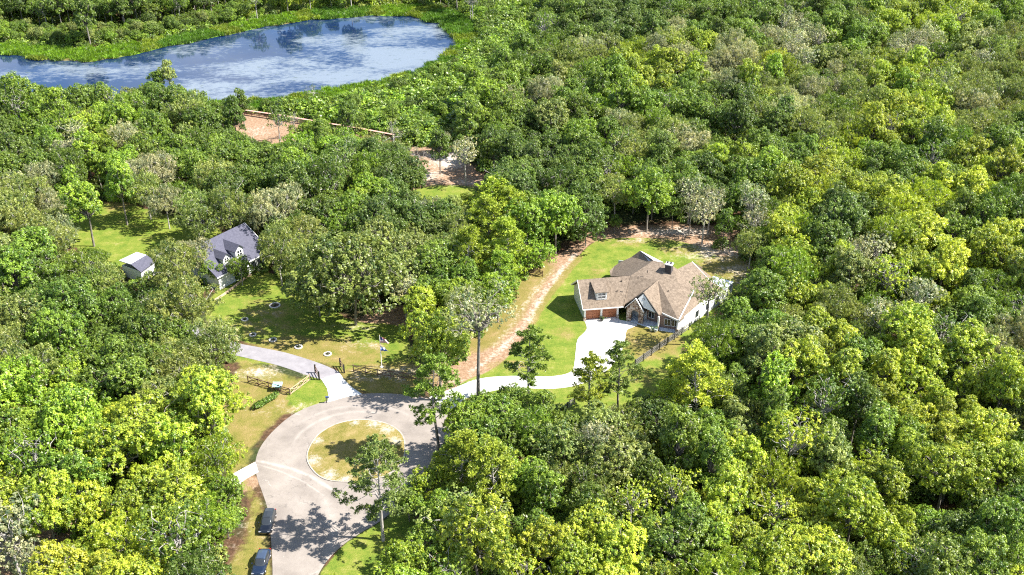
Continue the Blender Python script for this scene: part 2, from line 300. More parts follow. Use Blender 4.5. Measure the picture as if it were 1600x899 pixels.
spk = n.ramp(n.noise(.9, 5, .8, sc3=(.35, 1, 1)), [(.60, G3c(0)), (.64, G3c(1))]); c2 = n.mix(n.math('MULTIPLY', spk, .75), c, (.03, .05, .02)); n.base(c2)
n.link(n.math('ADD', n.math('MULTIPLY', film_sheen, .22), .05), n.b.inputs['Roughness']); n.bump(n.noise(1.5, 3, .5), .05, .05)
mb = MB(); mb.add([(p[0], p[1], -.35) for p in catmull(LAKE[::5], 5)], [tuple(range(len(LAKE)))])
# enlarge slightly so the water meets the bank under the shoreline
cen = LAKE.mean(0)
lk = [(p[0] + (p[0] - cen[0]) * .006, p[1] + (p[1] - cen[1]) * .012) for p in LAKE]
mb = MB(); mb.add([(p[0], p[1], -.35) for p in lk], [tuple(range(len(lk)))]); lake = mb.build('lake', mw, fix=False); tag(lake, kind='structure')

# paved surfaces
def poly_slab(name, poly, z, m, th=.12):
    mb = MB(); mb.prism([tuple(p) for p in poly], z - th, z, 0); o = mb.build(name, m); tag(o, kind='structure'); return o
ma = mat('asphalt', (.3, .28, .27), .9, spec=.2); n = N(ma)
a1 = n.noise(.22, 6, .65); a2 = n.noise(9, 3, .8); a3 = n.noise(1.1, 5, .7)
c = n.ramp(n.math('ADD', n.math('MULTIPLY', a1, .7), n.math('MULTIPLY', a2, .3)), [(.36, (.195, .170, .150)), (.5, (.255, .223, .197)), (.66, (.315, .278, .246))])
# pale curved tyre marks sweeping in from the side driveway and round the island
geo = n.new('ShaderNodeNewGeometry')
def arc(p0, p1, p2, w, s_):
    (ax, ay), (bx, by), (cx, cy) = p0, p1, p2; D = 2 * (ax * (by - cy) + bx * (cy - ay) + cx * (ay - by))
    ux = ((ax * ax + ay * ay) * (by - cy) + (bx * bx + by * by) * (cy - ay) + (cx * cx + cy * cy) * (ay - by)) / D
    uy = ((ax * ax + ay * ay) * (cx - bx) + (bx * bx + by * by) * (ax - cx) + (cx * cx + cy * cy) * (bx - ax)) / D
    r = math.hypot(ax - ux, ay - uy); mx_, my_ = (ax + cx) / 2, (ay + cy) / 2; hw = math.hypot(ax - cx, ay - cy) * .56
    def dist(X, Y):
        sub = n.new('ShaderNodeVectorMath', operation='SUBTRACT'); n.link(geo.outputs['Position'], sub.inputs[0]); sub.inputs[1].default_value = (X, Y, 0)
        mpn = n.new('ShaderNodeMapping'); mpn.inputs['Scale'].default_value = (1, 1, 0); n.link(sub.outputs[0], mpn.inputs[0])
        ln = n.new('ShaderNodeVectorMath', operation='LENGTH'); n.link(mpn.outputs[0], ln.inputs[0]); return ln.outputs['Value']
    d = n.math('ABSOLUTE', n.math('SUBTRACT', n.math('ADD', dist(ux, uy), n.math('MULTIPLY', a1, .8)), r + .4))
    e = n.math('DIVIDE', n.math('SUBTRACT', hw, dist(mx_, my_)), 2.0, clamp=True)
    return n.math('MULTIPLY', n.math('MULTIPLY', n.math('SUBTRACT', 1.0, n.math('DIVIDE', d, w), clamp=True), e), s_)
bands = arc(G(400, 721), G(462, 735), G(530, 776), .45, .9)
for A_ in ((G(402, 727), G(458, 745), G(512, 782), .25, .6), (G(460, 690), G(520, 650), (G(600, 648)), .5, .5), (G(470, 660), G(540, 636), (G(640, 650)), .6, .35), (G(500, 770), G(520, 830), (G(505, 899)), 1.2, .45)): bands = n.math('MAXIMUM', bands, arc(*A_))
c = n.mix(n.math('MULTIPLY', bands, n.ramp(a3, [(.30, G3c(.2)), (.65, G3c(1))])), c, (.44, .40, .36))
c = n.mix(n.ramp(n.noise(.5, 7, .75, dist=1.5), [(.62, G3c(0)), (.68, G3c(.5))]), c, (.50, .45, .41)); ck = n.new('ShaderNodeTexVoronoi', feature='DISTANCE_TO_EDGE'); ck.inputs['Scale'].default_value = .13; dv = n.new('ShaderNodeVectorMath', operation='ADD'); nv = n.new('ShaderNodeTexNoise'); nv.inputs['Scale'].default_value = .7; nv.inputs['Detail'].default_value = 6; n.link(n.k.outputs['Object'], nv.inputs['Vector']); sv = n.new('ShaderNodeVectorMath', operation='SCALE'); sv.inputs['Scale'].default_value = 2.2; n.link(nv.outputs['Color'], sv.inputs[0]); n.link(n.k.outputs['Object'], dv.inputs[0]); n.link(sv.outputs[0], dv.inputs[1]); n.link(dv.outputs[0], ck.inputs['Vector'])
c = n.mix(n.math('MULTIPLY', n.math('LESS_THAN', ck.outputs['Distance'], .0065), n.ramp(a3, [(.45, G3c(0)), (.6, G3c(.45))])), c, (.10, .09, .085))
n.base(c); n.bump(a2, .3, .03)
road = poly_slab('road', ROAD, .03, ma)
md = mat('asphalt_drive', (.2, .19, .2), .9, spec=.2); n = N(md); n.base(n.ramp(n.noise(.5, 7, .7), [(.3, (.20, .19, .205)), (.7, (.31, .295, .31))])); n.bump(n.noise(8, 3), .3, .03)
poly_slab('driveway_asphalt', ASPH, .022, md)
mc = mat('concrete', (.7, .68, .64), .8, spec=.3); n = N(mc)
c = n.ramp(n.noise(.6, 7, .7), [(.3, (.60, .58, .54)), (.7, (.74, .72, .69))]); br = n.new('ShaderNodeTexBrick'); br.offset = 0; br.inputs['Scale'].default_value = .25; br.inputs['Mortar Size'].default_value = .006
br.inputs['Color1'].default_value = br.inputs['Color2'].default_value = (1, 1, 1, 1); br.inputs['Mortar'].default_value = (.7, .68, .64, 1); br.inputs['Row Height'].default_value = 1.0; br.inputs['Brick Width'].default_value = 1.0
n.link(n.k.outputs['Object'], br.inputs['Vector']); c = n.mix(1.0, c, br.outputs[0], 'MULTIPLY'); n.base(c)
poly_slab('driveway', DRIVE, .055, mc); poly_slab('driveway_apron', APRON, .06, mc); poly_slab('side_driveway', SIDE, .045, mc)
# planted island: a kerb ring and a low mound carrying the ground mix
mkerb = mat('kerb_concrete', (.5, .46, .42), .85); n = N(mkerb); n.base(n.ramp(n.noise(2, 5), [(.3, (.26, .23, .19)), (.7, (.44, .40, .35))]))
mb = MB(); ctr = ISLAND.mean(0); inn = [(ctr[0] + (p[0] - ctr[0]) * .975, ctr[1] + (p[1] - ctr[1]) * .975) for p in ISLAND]; k_ = len(ISLAND)
for i in range(k_):
    j = (i + 1) % k_; a, b, c_, d = ISLAND[i], ISLAND[j], inn[j], inn[i]
    mb.add([(a[0], a[1], .02), (b[0], b[1], .02), (c_[0], c_[1], .02), (d[0], d[1], .02), (a[0], a[1], .13), (b[0], b[1], .13), (c_[0], c_[1], .13), (d[0], d[1], .13)], [(4, 5, 6, 7), (0, 1, 5, 4), (3, 7, 6, 2)])
tag(mb.build('kerb', mkerb), kind='structure')
rings = 14; V = []; Fq = []
for r_ in range(rings + 1):
    f = r_ / rings
    for p in inn: V.append((ctr[0] + (p[0] - ctr[0]) * f, ctr[1] + (p[1] - ctr[1]) * f, .11 + .28 * (1 - f * f)))
for r_ in range(rings):
    for i in range(k_):
        j = (i + 1) % k_; Fq.append((r_ * k_ + i, (r_ + 1) * k_ + i, (r_ + 1) * k_ + j, r_ * k_ + j))
mi = mat('island_ground', (.3, .3, .1), .95, spec=.1); n = N(mi)
i1 = n.noise(.5, 7, .7); i2 = n.noise(2.2, 6, .75); i3 = n.noise(6, 4, .7)
sub = n.new('ShaderNodeVectorMath', operation='SUBTRACT'); geo = n.new('ShaderNodeNewGeometry'); n.link(geo.outputs['Position'], sub.inputs[0]); sub.inputs[1].default_value = (ctr[0] + .8, ctr[1] + .6, 0)
mpn = n.new('ShaderNodeMapping'); mpn.inputs['Scale'].default_value = (1 / 7.0, 1 / 7.0, 0); n.link(sub.outputs[0], mpn.inputs[0]); ln = n.new('ShaderNodeVectorMath', operation='LENGTH'); n.link(mpn.outputs[0], ln.inputs[0])
g = n.ramp(n.math('ADD', n.math('MULTIPLY', i1, .5), n.math('MULTIPLY', i3, .5)), [(.35, (.085, .10, .018)), (.47, (.185, .160, .04)), (.6, (.30, .225, .10))])
def near_pt(px, py, r):
    X, Y = G(px, py); sub = n.new('ShaderNodeVectorMath', operation='SUBTRACT'); n.link(geo.outputs['Position'], sub.inputs[0]); sub.inputs[1].default_value = (X, Y, .2)
    ln = n.new('ShaderNodeVectorMath', operation='LENGTH'); n.link(sub.outputs[0], ln.inputs[0]); return n.math('SUBTRACT', 1.0, n.math('DIVIDE', ln.outputs['Value'], r), clamp=True)
rad = near_pt(488, 722, 3.6)
for a_ in ((515, 744, 3.2), (540, 750, 2.6), (585, 664, 3.0), (605, 672, 3.2), (618, 690, 2.8), (555, 662, 2.0), (496, 690, 2.2)): rad = n.math('MAXIMUM', rad, near_pt(*a_))
sf = n.ramp(n.math('ADD', n.math('MULTIPLY', rad, .42), n.math('MULTIPLY', i2, .75)), [(.60, G3c(0)), (.80, G3c(.8))])
c = n.mix(sf, g, n.ramp(i3, [(.3, (.34, .30, .25)), (.7, (.58, .54, .49))])); n.base(c); n.bump(i3, .6, .1)
isl = mesh_obj('island_lawn', me_from('island_lawn', V, Fq), mi); tag(isl, kind='structure')
#@@FOLIAGE
# ------------------------------------------------------------------ foliage prototypes
def unit(v): return v / (np.linalg.norm(v, axis=-1, keepdims=True) + 1e-9)
def leaf_faces(rg, C, Nn, size, asp=.62, var=None):
    """one rhombic leaf cluster card per centre C with normal Nn"""
    n = len(C); Nn = unit(Nn); t = unit(np.cross(Nn, rg.normal(size=(n, 3)))); b = np.cross(Nn, t)
    s = np.broadcast_to(size, (n,))[:, None]
    V = np.stack([C + t * s, C + b * s * asp + Nn * s * .18, C - t * s, C - b * s * asp - Nn * s * .12], 1)
    return V.reshape(-1, 3)
def tube_np(path, rad, sides=6):
    P = np.array(path, float); r = np.array(rad, float); n = len(P); V = []; Q = []
    for i in range(n):
        d = P[min(i + 1, n - 1)] - P[max(i - 1, 0)]; d = d / (np.linalg.norm(d) + 1e-9)
        u = np.cross(d, (0.31, 0.95, .1)); u /= np.linalg.norm(u) + 1e-9; w = np.cross(d, u)
        for k in range(sides):
            a = 2 * math.pi * k / sides; V.append(P[i] + (u * math.cos(a) + w * math.sin(a)) * r[i])
    for i in range(n - 1):
        for k in range(sides): Q.append((i * sides + k, i * sides + (k + 1) % sides, (i + 1) * sides + (k + 1) % sides, (i + 1) * sides + k))
    return np.array(V), np.array(Q)
class Acc:
    def __init__(s): s.V = []; s.Q = []; s.n = 0; s.v = []; s.w = []
    def add(s, V, Q, var=0., w=0.):
        s.V.append(V); s.Q.append(np.asarray(Q) + s.n); s.n += len(V); s.v.append(np.broadcast_to(var, (len(Q),))); s.w.append(np.broadcast_to(w, (len(Q),)))
    def leaves(s, rg, C, Nn, size, var, asp=.62):
        if len(C) == 0: return
        V = leaf_faces(rg, C, Nn, size, asp); Q = np.arange(len(V)).reshape(-1, 4); s.add(V, Q, var, rg.random(len(C)))
    def mesh(s, name):
        V = np.concatenate(s.V); Q = np.concatenate(s.Q); me = fast_mesh(name, V, Q)
        for nm, d in (('var', s.v), ('var2', s.w)):
            a = me.attributes.new(nm, 'FLOAT', 'FACE'); a.data.foreach_set('value', np.clip(np.concatenate(d), 0, 1).astype(np.float32))
        return me
def sph(rg, n, zmin=-1):
    v = unit(rg.normal(size=(n * 4, 3))); v = v[v[:, 2] > zmin][:n]; return v
def limb(rg, a, b, ra, rb, wig=.12, k=5, sides=5):
    a = np.array(a, float); b = np.array(b, float); L_ = np.linalg.norm(b - a); t = np.linspace(0, 1, k)[:, None]
    P = a + (b - a) * t; P[1:-1] += rg.normal(size=(k - 2, 3)) * L_ * wig * .5; P[:, 2] += (np.sin(t[:, 0] * math.pi) * L_ * .08)
    return tube_np(P, np.linspace(ra, rb, k), sides)

def make_broad(seed, H=12., Rc=4.4, nl=20, tufts=46, lpt=11, ls=.21, droop=0., flat=.8, open_=0., low=.35, bare=0.0):
    rg = np.random.default_rng(seed); cr = Acc(); tr = Acc()
    zc = H - Rc * flat; lobes = []
    d = sph(rg, nl * 3, -.55 if low > .2 else -.15); sel = [d[0]]
    for v in d[1:]:
        if len(sel) >= nl: break
        if min(np.linalg.norm(v - u) for u in sel) > 1.75 / math.sqrt(nl) * 1.1: sel.append(v)
    for v in sel:
        rad = rg.uniform(.46, .98); sc_ = 1.0 if v[2] > 0 else .9
        c = np.array([v[0] * Rc * rad * sc_ * rg.uniform(.85, 1.1), v[1] * Rc * rad * sc_ * rg.uniform(.85, 1.1), zc + v[2] * Rc * flat * rad * (1.15 if v[2] < 0 else 1.0)])
        aa = math.atan2(v[1], v[0]); st_ = 1 + .22 * math.cos(2 * aa + seed) + .12 * math.cos(3 * aa + seed * 2.1); c[0] *= st_; c[1] *= st_
        lobes.append((c, Rc * rg.uniform(.22, .40)))
    for _ in range(3): lobes.append((np.array([*(rg.normal(size=2) * Rc * .2), zc + rg.uniform(0, .45) * Rc * flat]), Rc * .38))
    # trunk and limbs
    lean = rg.normal(size=2) * .35
    fork = np.array([lean[0], lean[1], zc - Rc * flat * .55])
    V, Q = tube_np([(0, 0, -.3), (lean[0] * .2, lean[1] * .2, fork[2] * .35), (lean[0] * .6, lean[1] * .6, fork[2] * .7), fork], [H * .017, H * .0135, H * .012, H * .010], 7); tr.add(V, Q)
    for c, r in lobes:
        mid = fork + (c - fork) * rg.uniform(.05, .25)
        V, Q = limb(rg, mid, c, H * .008, H * .003); tr.add(V, Q)
        for _ in range(2):
            e = c + unit(rg.normal(size=3)) * r * .9; V, Q = limb(rg, c, e, H * .003, .012, .1, 3, 4); tr.add(V, Q)
    for c, r in lobes:
        nt_ = int(tufts * (r / (.34 * Rc)) ** 2 * rg.uniform(.75, 1.2) * (1 - open_)); u = sph(rg, nt_, -.55)
        rr_ = r * rg.uniform(.72, 1.12, size=(len(u), 1)); T = c + u * rr_ * np.array([1, 1, .85])
        # skip tufts buried in other lobes
        keep = np.ones(len(T), bool)
        for c2, r2 in lobes:
            if c2 is c: continue
            keep &= np.linalg.norm(T - c2, axis=1) > r2 * .62
        T = T[keep]; u = u[keep]
        if bare: kb = rg.random(len(T)) > bare; T = T[kb]; u = u[kb]
        lv = rg.uniform(.3, .7); tv = np.clip(lv + rg.normal(size=len(T)) * .22, 0, 1)
        Cc = np.repeat(T, lpt, 0); U = np.repeat(u, lpt, 0); off = unit(rg.normal(size=Cc.shape)) * rg.uniform(.05, .31, size=(len(Cc), 1)); off[:, 2] *= 1.25
        if droop: off[:, 2] = off[:, 2] - rg.uniform(0, droop, len(off))
        nn = U * .6 + off * .9 + np.array([0, 0, .35]) + rg.normal(size=Cc.shape) * .38
        sz = ls * rg.uniform(.6, 1.3, len(Cc))
        if droop:
            nn = U * .9 + rg.normal(size=Cc.shape) * .5; nn[:, 2] *= .5
        cr.leaves(rg, Cc + off, nn, sz, np.clip(np.repeat(tv, lpt) + rg.normal(size=len(Cc)) * .13, 0, 1), .34 if droop else .6)
    return cr, tr
def make_pine(seed, H=18., Rc=3.6, nb=26, puffs=3, lp=22, clear=.45, thin=0.0, pr=.62):
    rg = np.random.default_rng(seed); cr = Acc(); tr = Acc()
    bend = rg.normal(size=2) * .5; zs = np.linspace(0, 1, 8)
    path = np.stack([bend[0] * zs ** 2 + np.sin(zs * 6 + seed) * .28 * (zs > 0), bend[1] * zs ** 2, H * zs - .3 * (zs == 0)], 1)
    V, Q = tube_np(path, H * .0145 * (1 - zs * .85) + .02, 7); tr.add(V, Q)
    def at(z): return np.array([np.interp(z, path[:, 2], path[:, 0]), np.interp(z, path[:, 2], path[:, 1]), z])
    for i in range(nb):
        f = (i + rg.random()) / nb; z = H * (clear + (1 - clear) * f); Lb = Rc * (1 - f ** 2.2 * .75) * rg.uniform(.55, 1.1) * (.65 + .35 * min(1, f * 4)); a = i * 2.4 + rg.normal() * .4
        e = at(z) + np.array([math.cos(a) * Lb, math.sin(a) * Lb, Lb * rg.uniform(.05, .45)])
        V, Q = limb(rg, at(z), e, .07 * (1.2 - f), .02, .14, 5, 4); tr.add(V, Q)
        for k in range(puffs):
            if rg.random() < thin: continue
            t = rg.uniform(.55, 1.05); c = at(z) + (e - at(z)) * t + rg.normal(size=3) * .38 * np.array([1, 1, .55]); c[2] += .12
            if t < .95: V, Q = limb(rg, at(z) + (e - at(z)) * t * .85, c, .025, .01, .1, 3, 3); tr.add(V, Q)
            r = rg.uniform(.65, 1.15) * pr; u = sph(rg, lp, -.5); nn = unit(np.cross(u, rg.normal(size=u.shape)))
            # needles radiate: card long axis along u
            n_ = len(u); s_ = (r * rg.uniform(.5, 1, n_))[:, None]; side = unit(np.cross(u, nn)) * .075
            C = c + u * s_ * .55
            Vv = np.stack([c + u * s_ * .15, C + side, c + u * s_, C - side], 1).reshape(-1, 3)
            cr.add(Vv, np.arange(len(Vv)).reshape(-1, 4), np.clip(rg.uniform(.3, .8) + rg.normal(size=n_) * .15, 0, 1), rg.random(n_) * .9)
    top = at(H)
    u = sph(rg, 40, -.3)
    cr.leaves(rg, top + u * .45, u, .2, .7, .3)
    return cr, tr
def make_bare(seed, H=12., leafy=.25):
    rg = np.random.default_rng(seed); cr = Acc(); tr = Acc()
    def rec(a, d, L_, r, dep):
        d = unit(d); b = a + d * L_; V, Q = limb(rg, a, b, r, r * .6, .14, 4, 6 if dep == 0 else 4); tr.add(V, Q)
        if dep >= 4:
            if rg.random() < leafy:
                C = b + rg.normal(size=(9, 3)) * .25; cr.leaves(rg, C, rg.normal(size=(9, 3)) + np.array([0, 0, .6]), .16, rg.random(), .6)
            return
        for _ in range(3 if dep > 0 else 5):
            nd = d + rg.normal(size=3) * (.55 if dep else .6) + np.array([0, 0, .18]); rec(a + (b - a) * rg.uniform(.6, 1.), nd, L_ * rg.uniform(.55, .8) * (.85 if dep == 0 else 1), r * .55, dep + 1)
    rec(np.array([0, 0, -.2]), np.array([rg.normal() * .08, rg.normal() * .08, 1]), H * .42, H * .016, 0)
    C = rg.normal(size=(8, 3)) * .3 + np.array([0, 0, H * .8]); cr.leaves(rg, C, rg.normal(size=(8, 3)), .15, .5)
    return cr, tr
def make_shrub(seed, Rc=1.2, n=60, lpt=8, ls=.16, spiky=False):
    rg = np.random.default_rng(seed); cr = Acc(); tr = Acc()
    u = sph(rg, n, -.1); bumps = 1 + .35 * np.sin(u[:, 0] * 5 + seed) * np.sin(u[:, 1] * 6 + seed * 2)
    T = u * Rc * bumps[:, None] * np.array([1, 1, .95]) * rg.uniform(.7, 1.05, size=(len(u), 1)) + np.array([0, 0, Rc * .25])
    tv = rg.uniform(.1, .9, len(T)); C = np.repeat(T, lpt, 0); off = rg.normal(size=C.shape) * .13
    nn = np.repeat(u, lpt, 0) * .7 + rg.normal(size=C.shape) * .4 + np.array([0, 0, .3])
    cr.leaves(rg, C + off, nn, ls * rg.uniform(.6, 1.3, len(C)), np.repeat(tv, lpt))
    for k in range(6):
        e = T[rg.integers(len(T))]; V, Q = limb(rg, (0, 0, -.1), e, .04, .01, .1, 3, 4); tr.add(V, Q)
    return cr, tr
def make_grass(seed, r=.9, n=130, h=.8):
    rg = np.random.default_rng(seed); cr = Acc()
    b = rg.normal(size=(n, 2)) * r * .5; hh = h * rg.uniform(.5, 1.2, n); lean = rg.normal(size=(n, 2)) * .22; w = .05
    a = rg.random(n) * 6.28; dx = np.stack([np.cos(a), np.sin(a)], 1) * w; z0 = np.zeros((n, 1))
    V = np.stack([np.c_[b - dx, z0], np.c_[b + dx, z0], np.c_[b + lean * .6 + dx * .8, hh * .6], np.c_[b + lean * 1.4, hh]], 1).reshape(-1, 3)
    cr.add(V, np.arange(len(V)).reshape(-1, 4), rg.random(n)); return cr

PROTO = {}
def reg(kind, cr, tr, H, Rr, needle=False, pale=False):
    """prototype meshes: crown and trunk (for single trees) + one unlinked joined object (for the far wood)"""
    i = len(PROTO.setdefault(kind, [])); cm = cr.mesh(kind + '_crown'); cm.materials.append(M_NEEDLE if needle else M_LEAF)
    tm = None
    if tr is not None: tm = tr.mesh(kind + '_trunk'); tm.materials.append(M_PALEBARK if pale else M_BARK)
    J = Acc(); nc = sum(len(x) for x in cr.Q)
    for a in (cr, tr):
        if a is None: continue
        J.add(np.concatenate(a.V), np.concatenate(a.Q), np.concatenate(a.v), np.concatenate(a.w))
    jm = J.mesh(kind + '_both'); jm.materials.append(cm.materials[0]); jm.materials.append(M_PALEBARK if pale else M_BARK)
    mi_ = np.zeros(len(jm.polygons), np.int32); mi_[nc:] = 1; jm.polygons.foreach_set('material_index', mi_)
    PROTO[kind].append(dict(crown=cm, trunk=tm, both=jm, H=H, R=Rr))
for s in range(6): reg('broad', *make_broad(10 + s, 12.5, 4.4, 27 + s, 46, 22, .14, flat=.95), 12.5, 4.7)
for s in range(3): reg('oak', *make_broad(30 + s, 11.0, 5.6, 42, 46, 21, .145, flat=.80), 11.0, 5.9)
for s in range(4): reg('mossy', *make_broad(50 + s, 12.5, 4.5, 28, 48, 18, .165, droop=.3, flat=1.0, open_=.1), 12.5, 4.8, pale=True)
for s in range(3): reg('tall', *make_broad(70 + s, 14.5, 3.4, 28, 40, 22, .137, flat=1.6, open_=.05), 14.5, 3.7)
for s in range(3): reg('sparse', *make_broad(90 + s, 13.0, 4.2, 19, 44, 9, .18, flat=1.05, open_=.25, bare=.4), 13, 4.4, pale=True)
for s in range(2): reg('lanky', *make_broad(190 + s, 19.5, 5.4, 24, 44, 10, .16, flat=.75, open_=.2, bare=.4), 20, 5.6)
for s in range(4): reg('pine', *make_pine(110 + s, 18, (6.8, 4.6, 4.6, 5.2)[s], (44, 40, 40, 44)[s], (14, 13, 13, 14)[s], 30, (.30, .40, .34, .32)[s], pr=.62), 18, 4.2, needle=True, pale=(s % 2 == 0))
for s in range(2): reg('densepine', *make_pine(120 + s, 13, 4.6, 50, 11, 26, .25, pr=.7), 13, 4.4, needle=True, pale=True)
for s in range(3): reg('bare', *make_bare(130 + s, 12.5, .35), 12.5, 4.2, pale=True)
for s in range(4): reg('shrub', *make_shrub(150 + s), 1.5, 1.3)
for s in range(2): reg('grass', make_grass(170 + s), None, .8, .9)

# colours of foliage (leaf reflectance)
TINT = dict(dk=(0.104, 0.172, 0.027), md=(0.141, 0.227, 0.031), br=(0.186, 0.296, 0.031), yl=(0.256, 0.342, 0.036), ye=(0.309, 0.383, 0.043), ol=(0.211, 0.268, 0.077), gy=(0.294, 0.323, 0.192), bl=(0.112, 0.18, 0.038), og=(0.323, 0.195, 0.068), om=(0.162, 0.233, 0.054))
TWORD = dict(dk='dark green', md='mid green', br='bright green', yl='yellow-green', ye='bright yellow', ol='olive green', gy='pale grey-green', bl='blue-green', og='orange-brown')
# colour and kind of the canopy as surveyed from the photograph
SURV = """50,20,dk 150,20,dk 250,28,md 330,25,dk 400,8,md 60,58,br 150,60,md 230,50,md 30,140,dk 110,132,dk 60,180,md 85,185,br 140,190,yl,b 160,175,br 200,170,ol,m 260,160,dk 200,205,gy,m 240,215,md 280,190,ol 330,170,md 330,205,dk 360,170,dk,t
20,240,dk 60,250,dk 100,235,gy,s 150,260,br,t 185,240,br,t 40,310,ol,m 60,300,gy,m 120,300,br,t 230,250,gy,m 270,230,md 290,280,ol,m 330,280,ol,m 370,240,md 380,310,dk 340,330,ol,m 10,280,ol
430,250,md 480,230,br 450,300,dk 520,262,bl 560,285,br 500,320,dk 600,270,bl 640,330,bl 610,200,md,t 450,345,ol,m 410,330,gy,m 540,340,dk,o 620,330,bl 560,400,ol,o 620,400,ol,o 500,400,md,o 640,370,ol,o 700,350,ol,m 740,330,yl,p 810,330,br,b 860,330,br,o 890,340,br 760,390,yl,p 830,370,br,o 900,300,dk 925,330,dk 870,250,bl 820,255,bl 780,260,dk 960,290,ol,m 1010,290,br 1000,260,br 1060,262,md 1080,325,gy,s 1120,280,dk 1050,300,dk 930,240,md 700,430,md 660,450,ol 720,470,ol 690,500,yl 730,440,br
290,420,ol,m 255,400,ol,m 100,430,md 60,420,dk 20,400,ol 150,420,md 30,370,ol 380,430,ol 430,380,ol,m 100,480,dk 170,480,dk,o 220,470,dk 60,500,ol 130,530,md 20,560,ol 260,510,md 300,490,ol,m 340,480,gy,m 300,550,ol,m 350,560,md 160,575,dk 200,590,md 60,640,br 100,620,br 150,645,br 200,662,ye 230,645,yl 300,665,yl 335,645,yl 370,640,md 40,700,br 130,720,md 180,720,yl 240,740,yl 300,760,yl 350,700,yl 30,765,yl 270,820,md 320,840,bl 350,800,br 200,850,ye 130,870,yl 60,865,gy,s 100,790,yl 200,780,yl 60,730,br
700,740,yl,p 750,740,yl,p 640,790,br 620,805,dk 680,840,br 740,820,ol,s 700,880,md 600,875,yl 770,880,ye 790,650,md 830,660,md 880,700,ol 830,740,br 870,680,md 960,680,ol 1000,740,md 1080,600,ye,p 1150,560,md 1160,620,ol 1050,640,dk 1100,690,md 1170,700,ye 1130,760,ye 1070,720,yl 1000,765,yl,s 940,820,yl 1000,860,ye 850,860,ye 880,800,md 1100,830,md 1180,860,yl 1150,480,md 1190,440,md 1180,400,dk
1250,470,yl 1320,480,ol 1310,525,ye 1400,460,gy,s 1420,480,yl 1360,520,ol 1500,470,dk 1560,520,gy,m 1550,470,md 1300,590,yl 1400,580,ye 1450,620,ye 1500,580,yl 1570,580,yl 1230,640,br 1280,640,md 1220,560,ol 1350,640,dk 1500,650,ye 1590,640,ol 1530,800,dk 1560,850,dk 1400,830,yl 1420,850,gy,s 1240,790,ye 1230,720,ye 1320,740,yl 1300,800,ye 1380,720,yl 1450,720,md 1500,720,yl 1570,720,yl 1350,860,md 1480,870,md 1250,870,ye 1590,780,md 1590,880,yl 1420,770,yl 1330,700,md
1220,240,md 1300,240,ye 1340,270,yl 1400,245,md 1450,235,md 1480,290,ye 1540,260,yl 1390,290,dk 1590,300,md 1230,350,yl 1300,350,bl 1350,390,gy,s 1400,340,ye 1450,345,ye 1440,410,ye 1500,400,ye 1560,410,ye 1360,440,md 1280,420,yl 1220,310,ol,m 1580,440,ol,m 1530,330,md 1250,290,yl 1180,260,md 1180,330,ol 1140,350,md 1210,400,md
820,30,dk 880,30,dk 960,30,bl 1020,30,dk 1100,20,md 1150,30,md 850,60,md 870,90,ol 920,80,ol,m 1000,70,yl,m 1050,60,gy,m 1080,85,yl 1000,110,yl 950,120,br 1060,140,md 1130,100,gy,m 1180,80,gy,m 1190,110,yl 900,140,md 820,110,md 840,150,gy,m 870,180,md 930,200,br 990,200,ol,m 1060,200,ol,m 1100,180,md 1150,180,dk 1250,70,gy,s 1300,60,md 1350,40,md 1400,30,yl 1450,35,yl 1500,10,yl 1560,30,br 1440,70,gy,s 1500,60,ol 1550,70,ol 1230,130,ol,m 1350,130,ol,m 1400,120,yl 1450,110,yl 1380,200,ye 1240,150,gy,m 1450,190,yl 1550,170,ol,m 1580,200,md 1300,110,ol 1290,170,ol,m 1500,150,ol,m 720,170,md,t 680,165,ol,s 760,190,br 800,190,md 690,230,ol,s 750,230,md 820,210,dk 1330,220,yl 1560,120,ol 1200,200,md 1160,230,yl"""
srv = []
for t in SURV.split():
    q_ = t.split(','); srv.append((float(q_[0]), float(q_[1]), q_[2], q_[3] if len(q_) > 3 else ''))
SX = np.array([(a, b * 1.25) for a, b, _, _ in srv])
KIND = {'m': 'mossy', 's': 'sparse', 't': 'tall', 'p': 'densepine', 'o': 'oak', 'b': 'broad'}

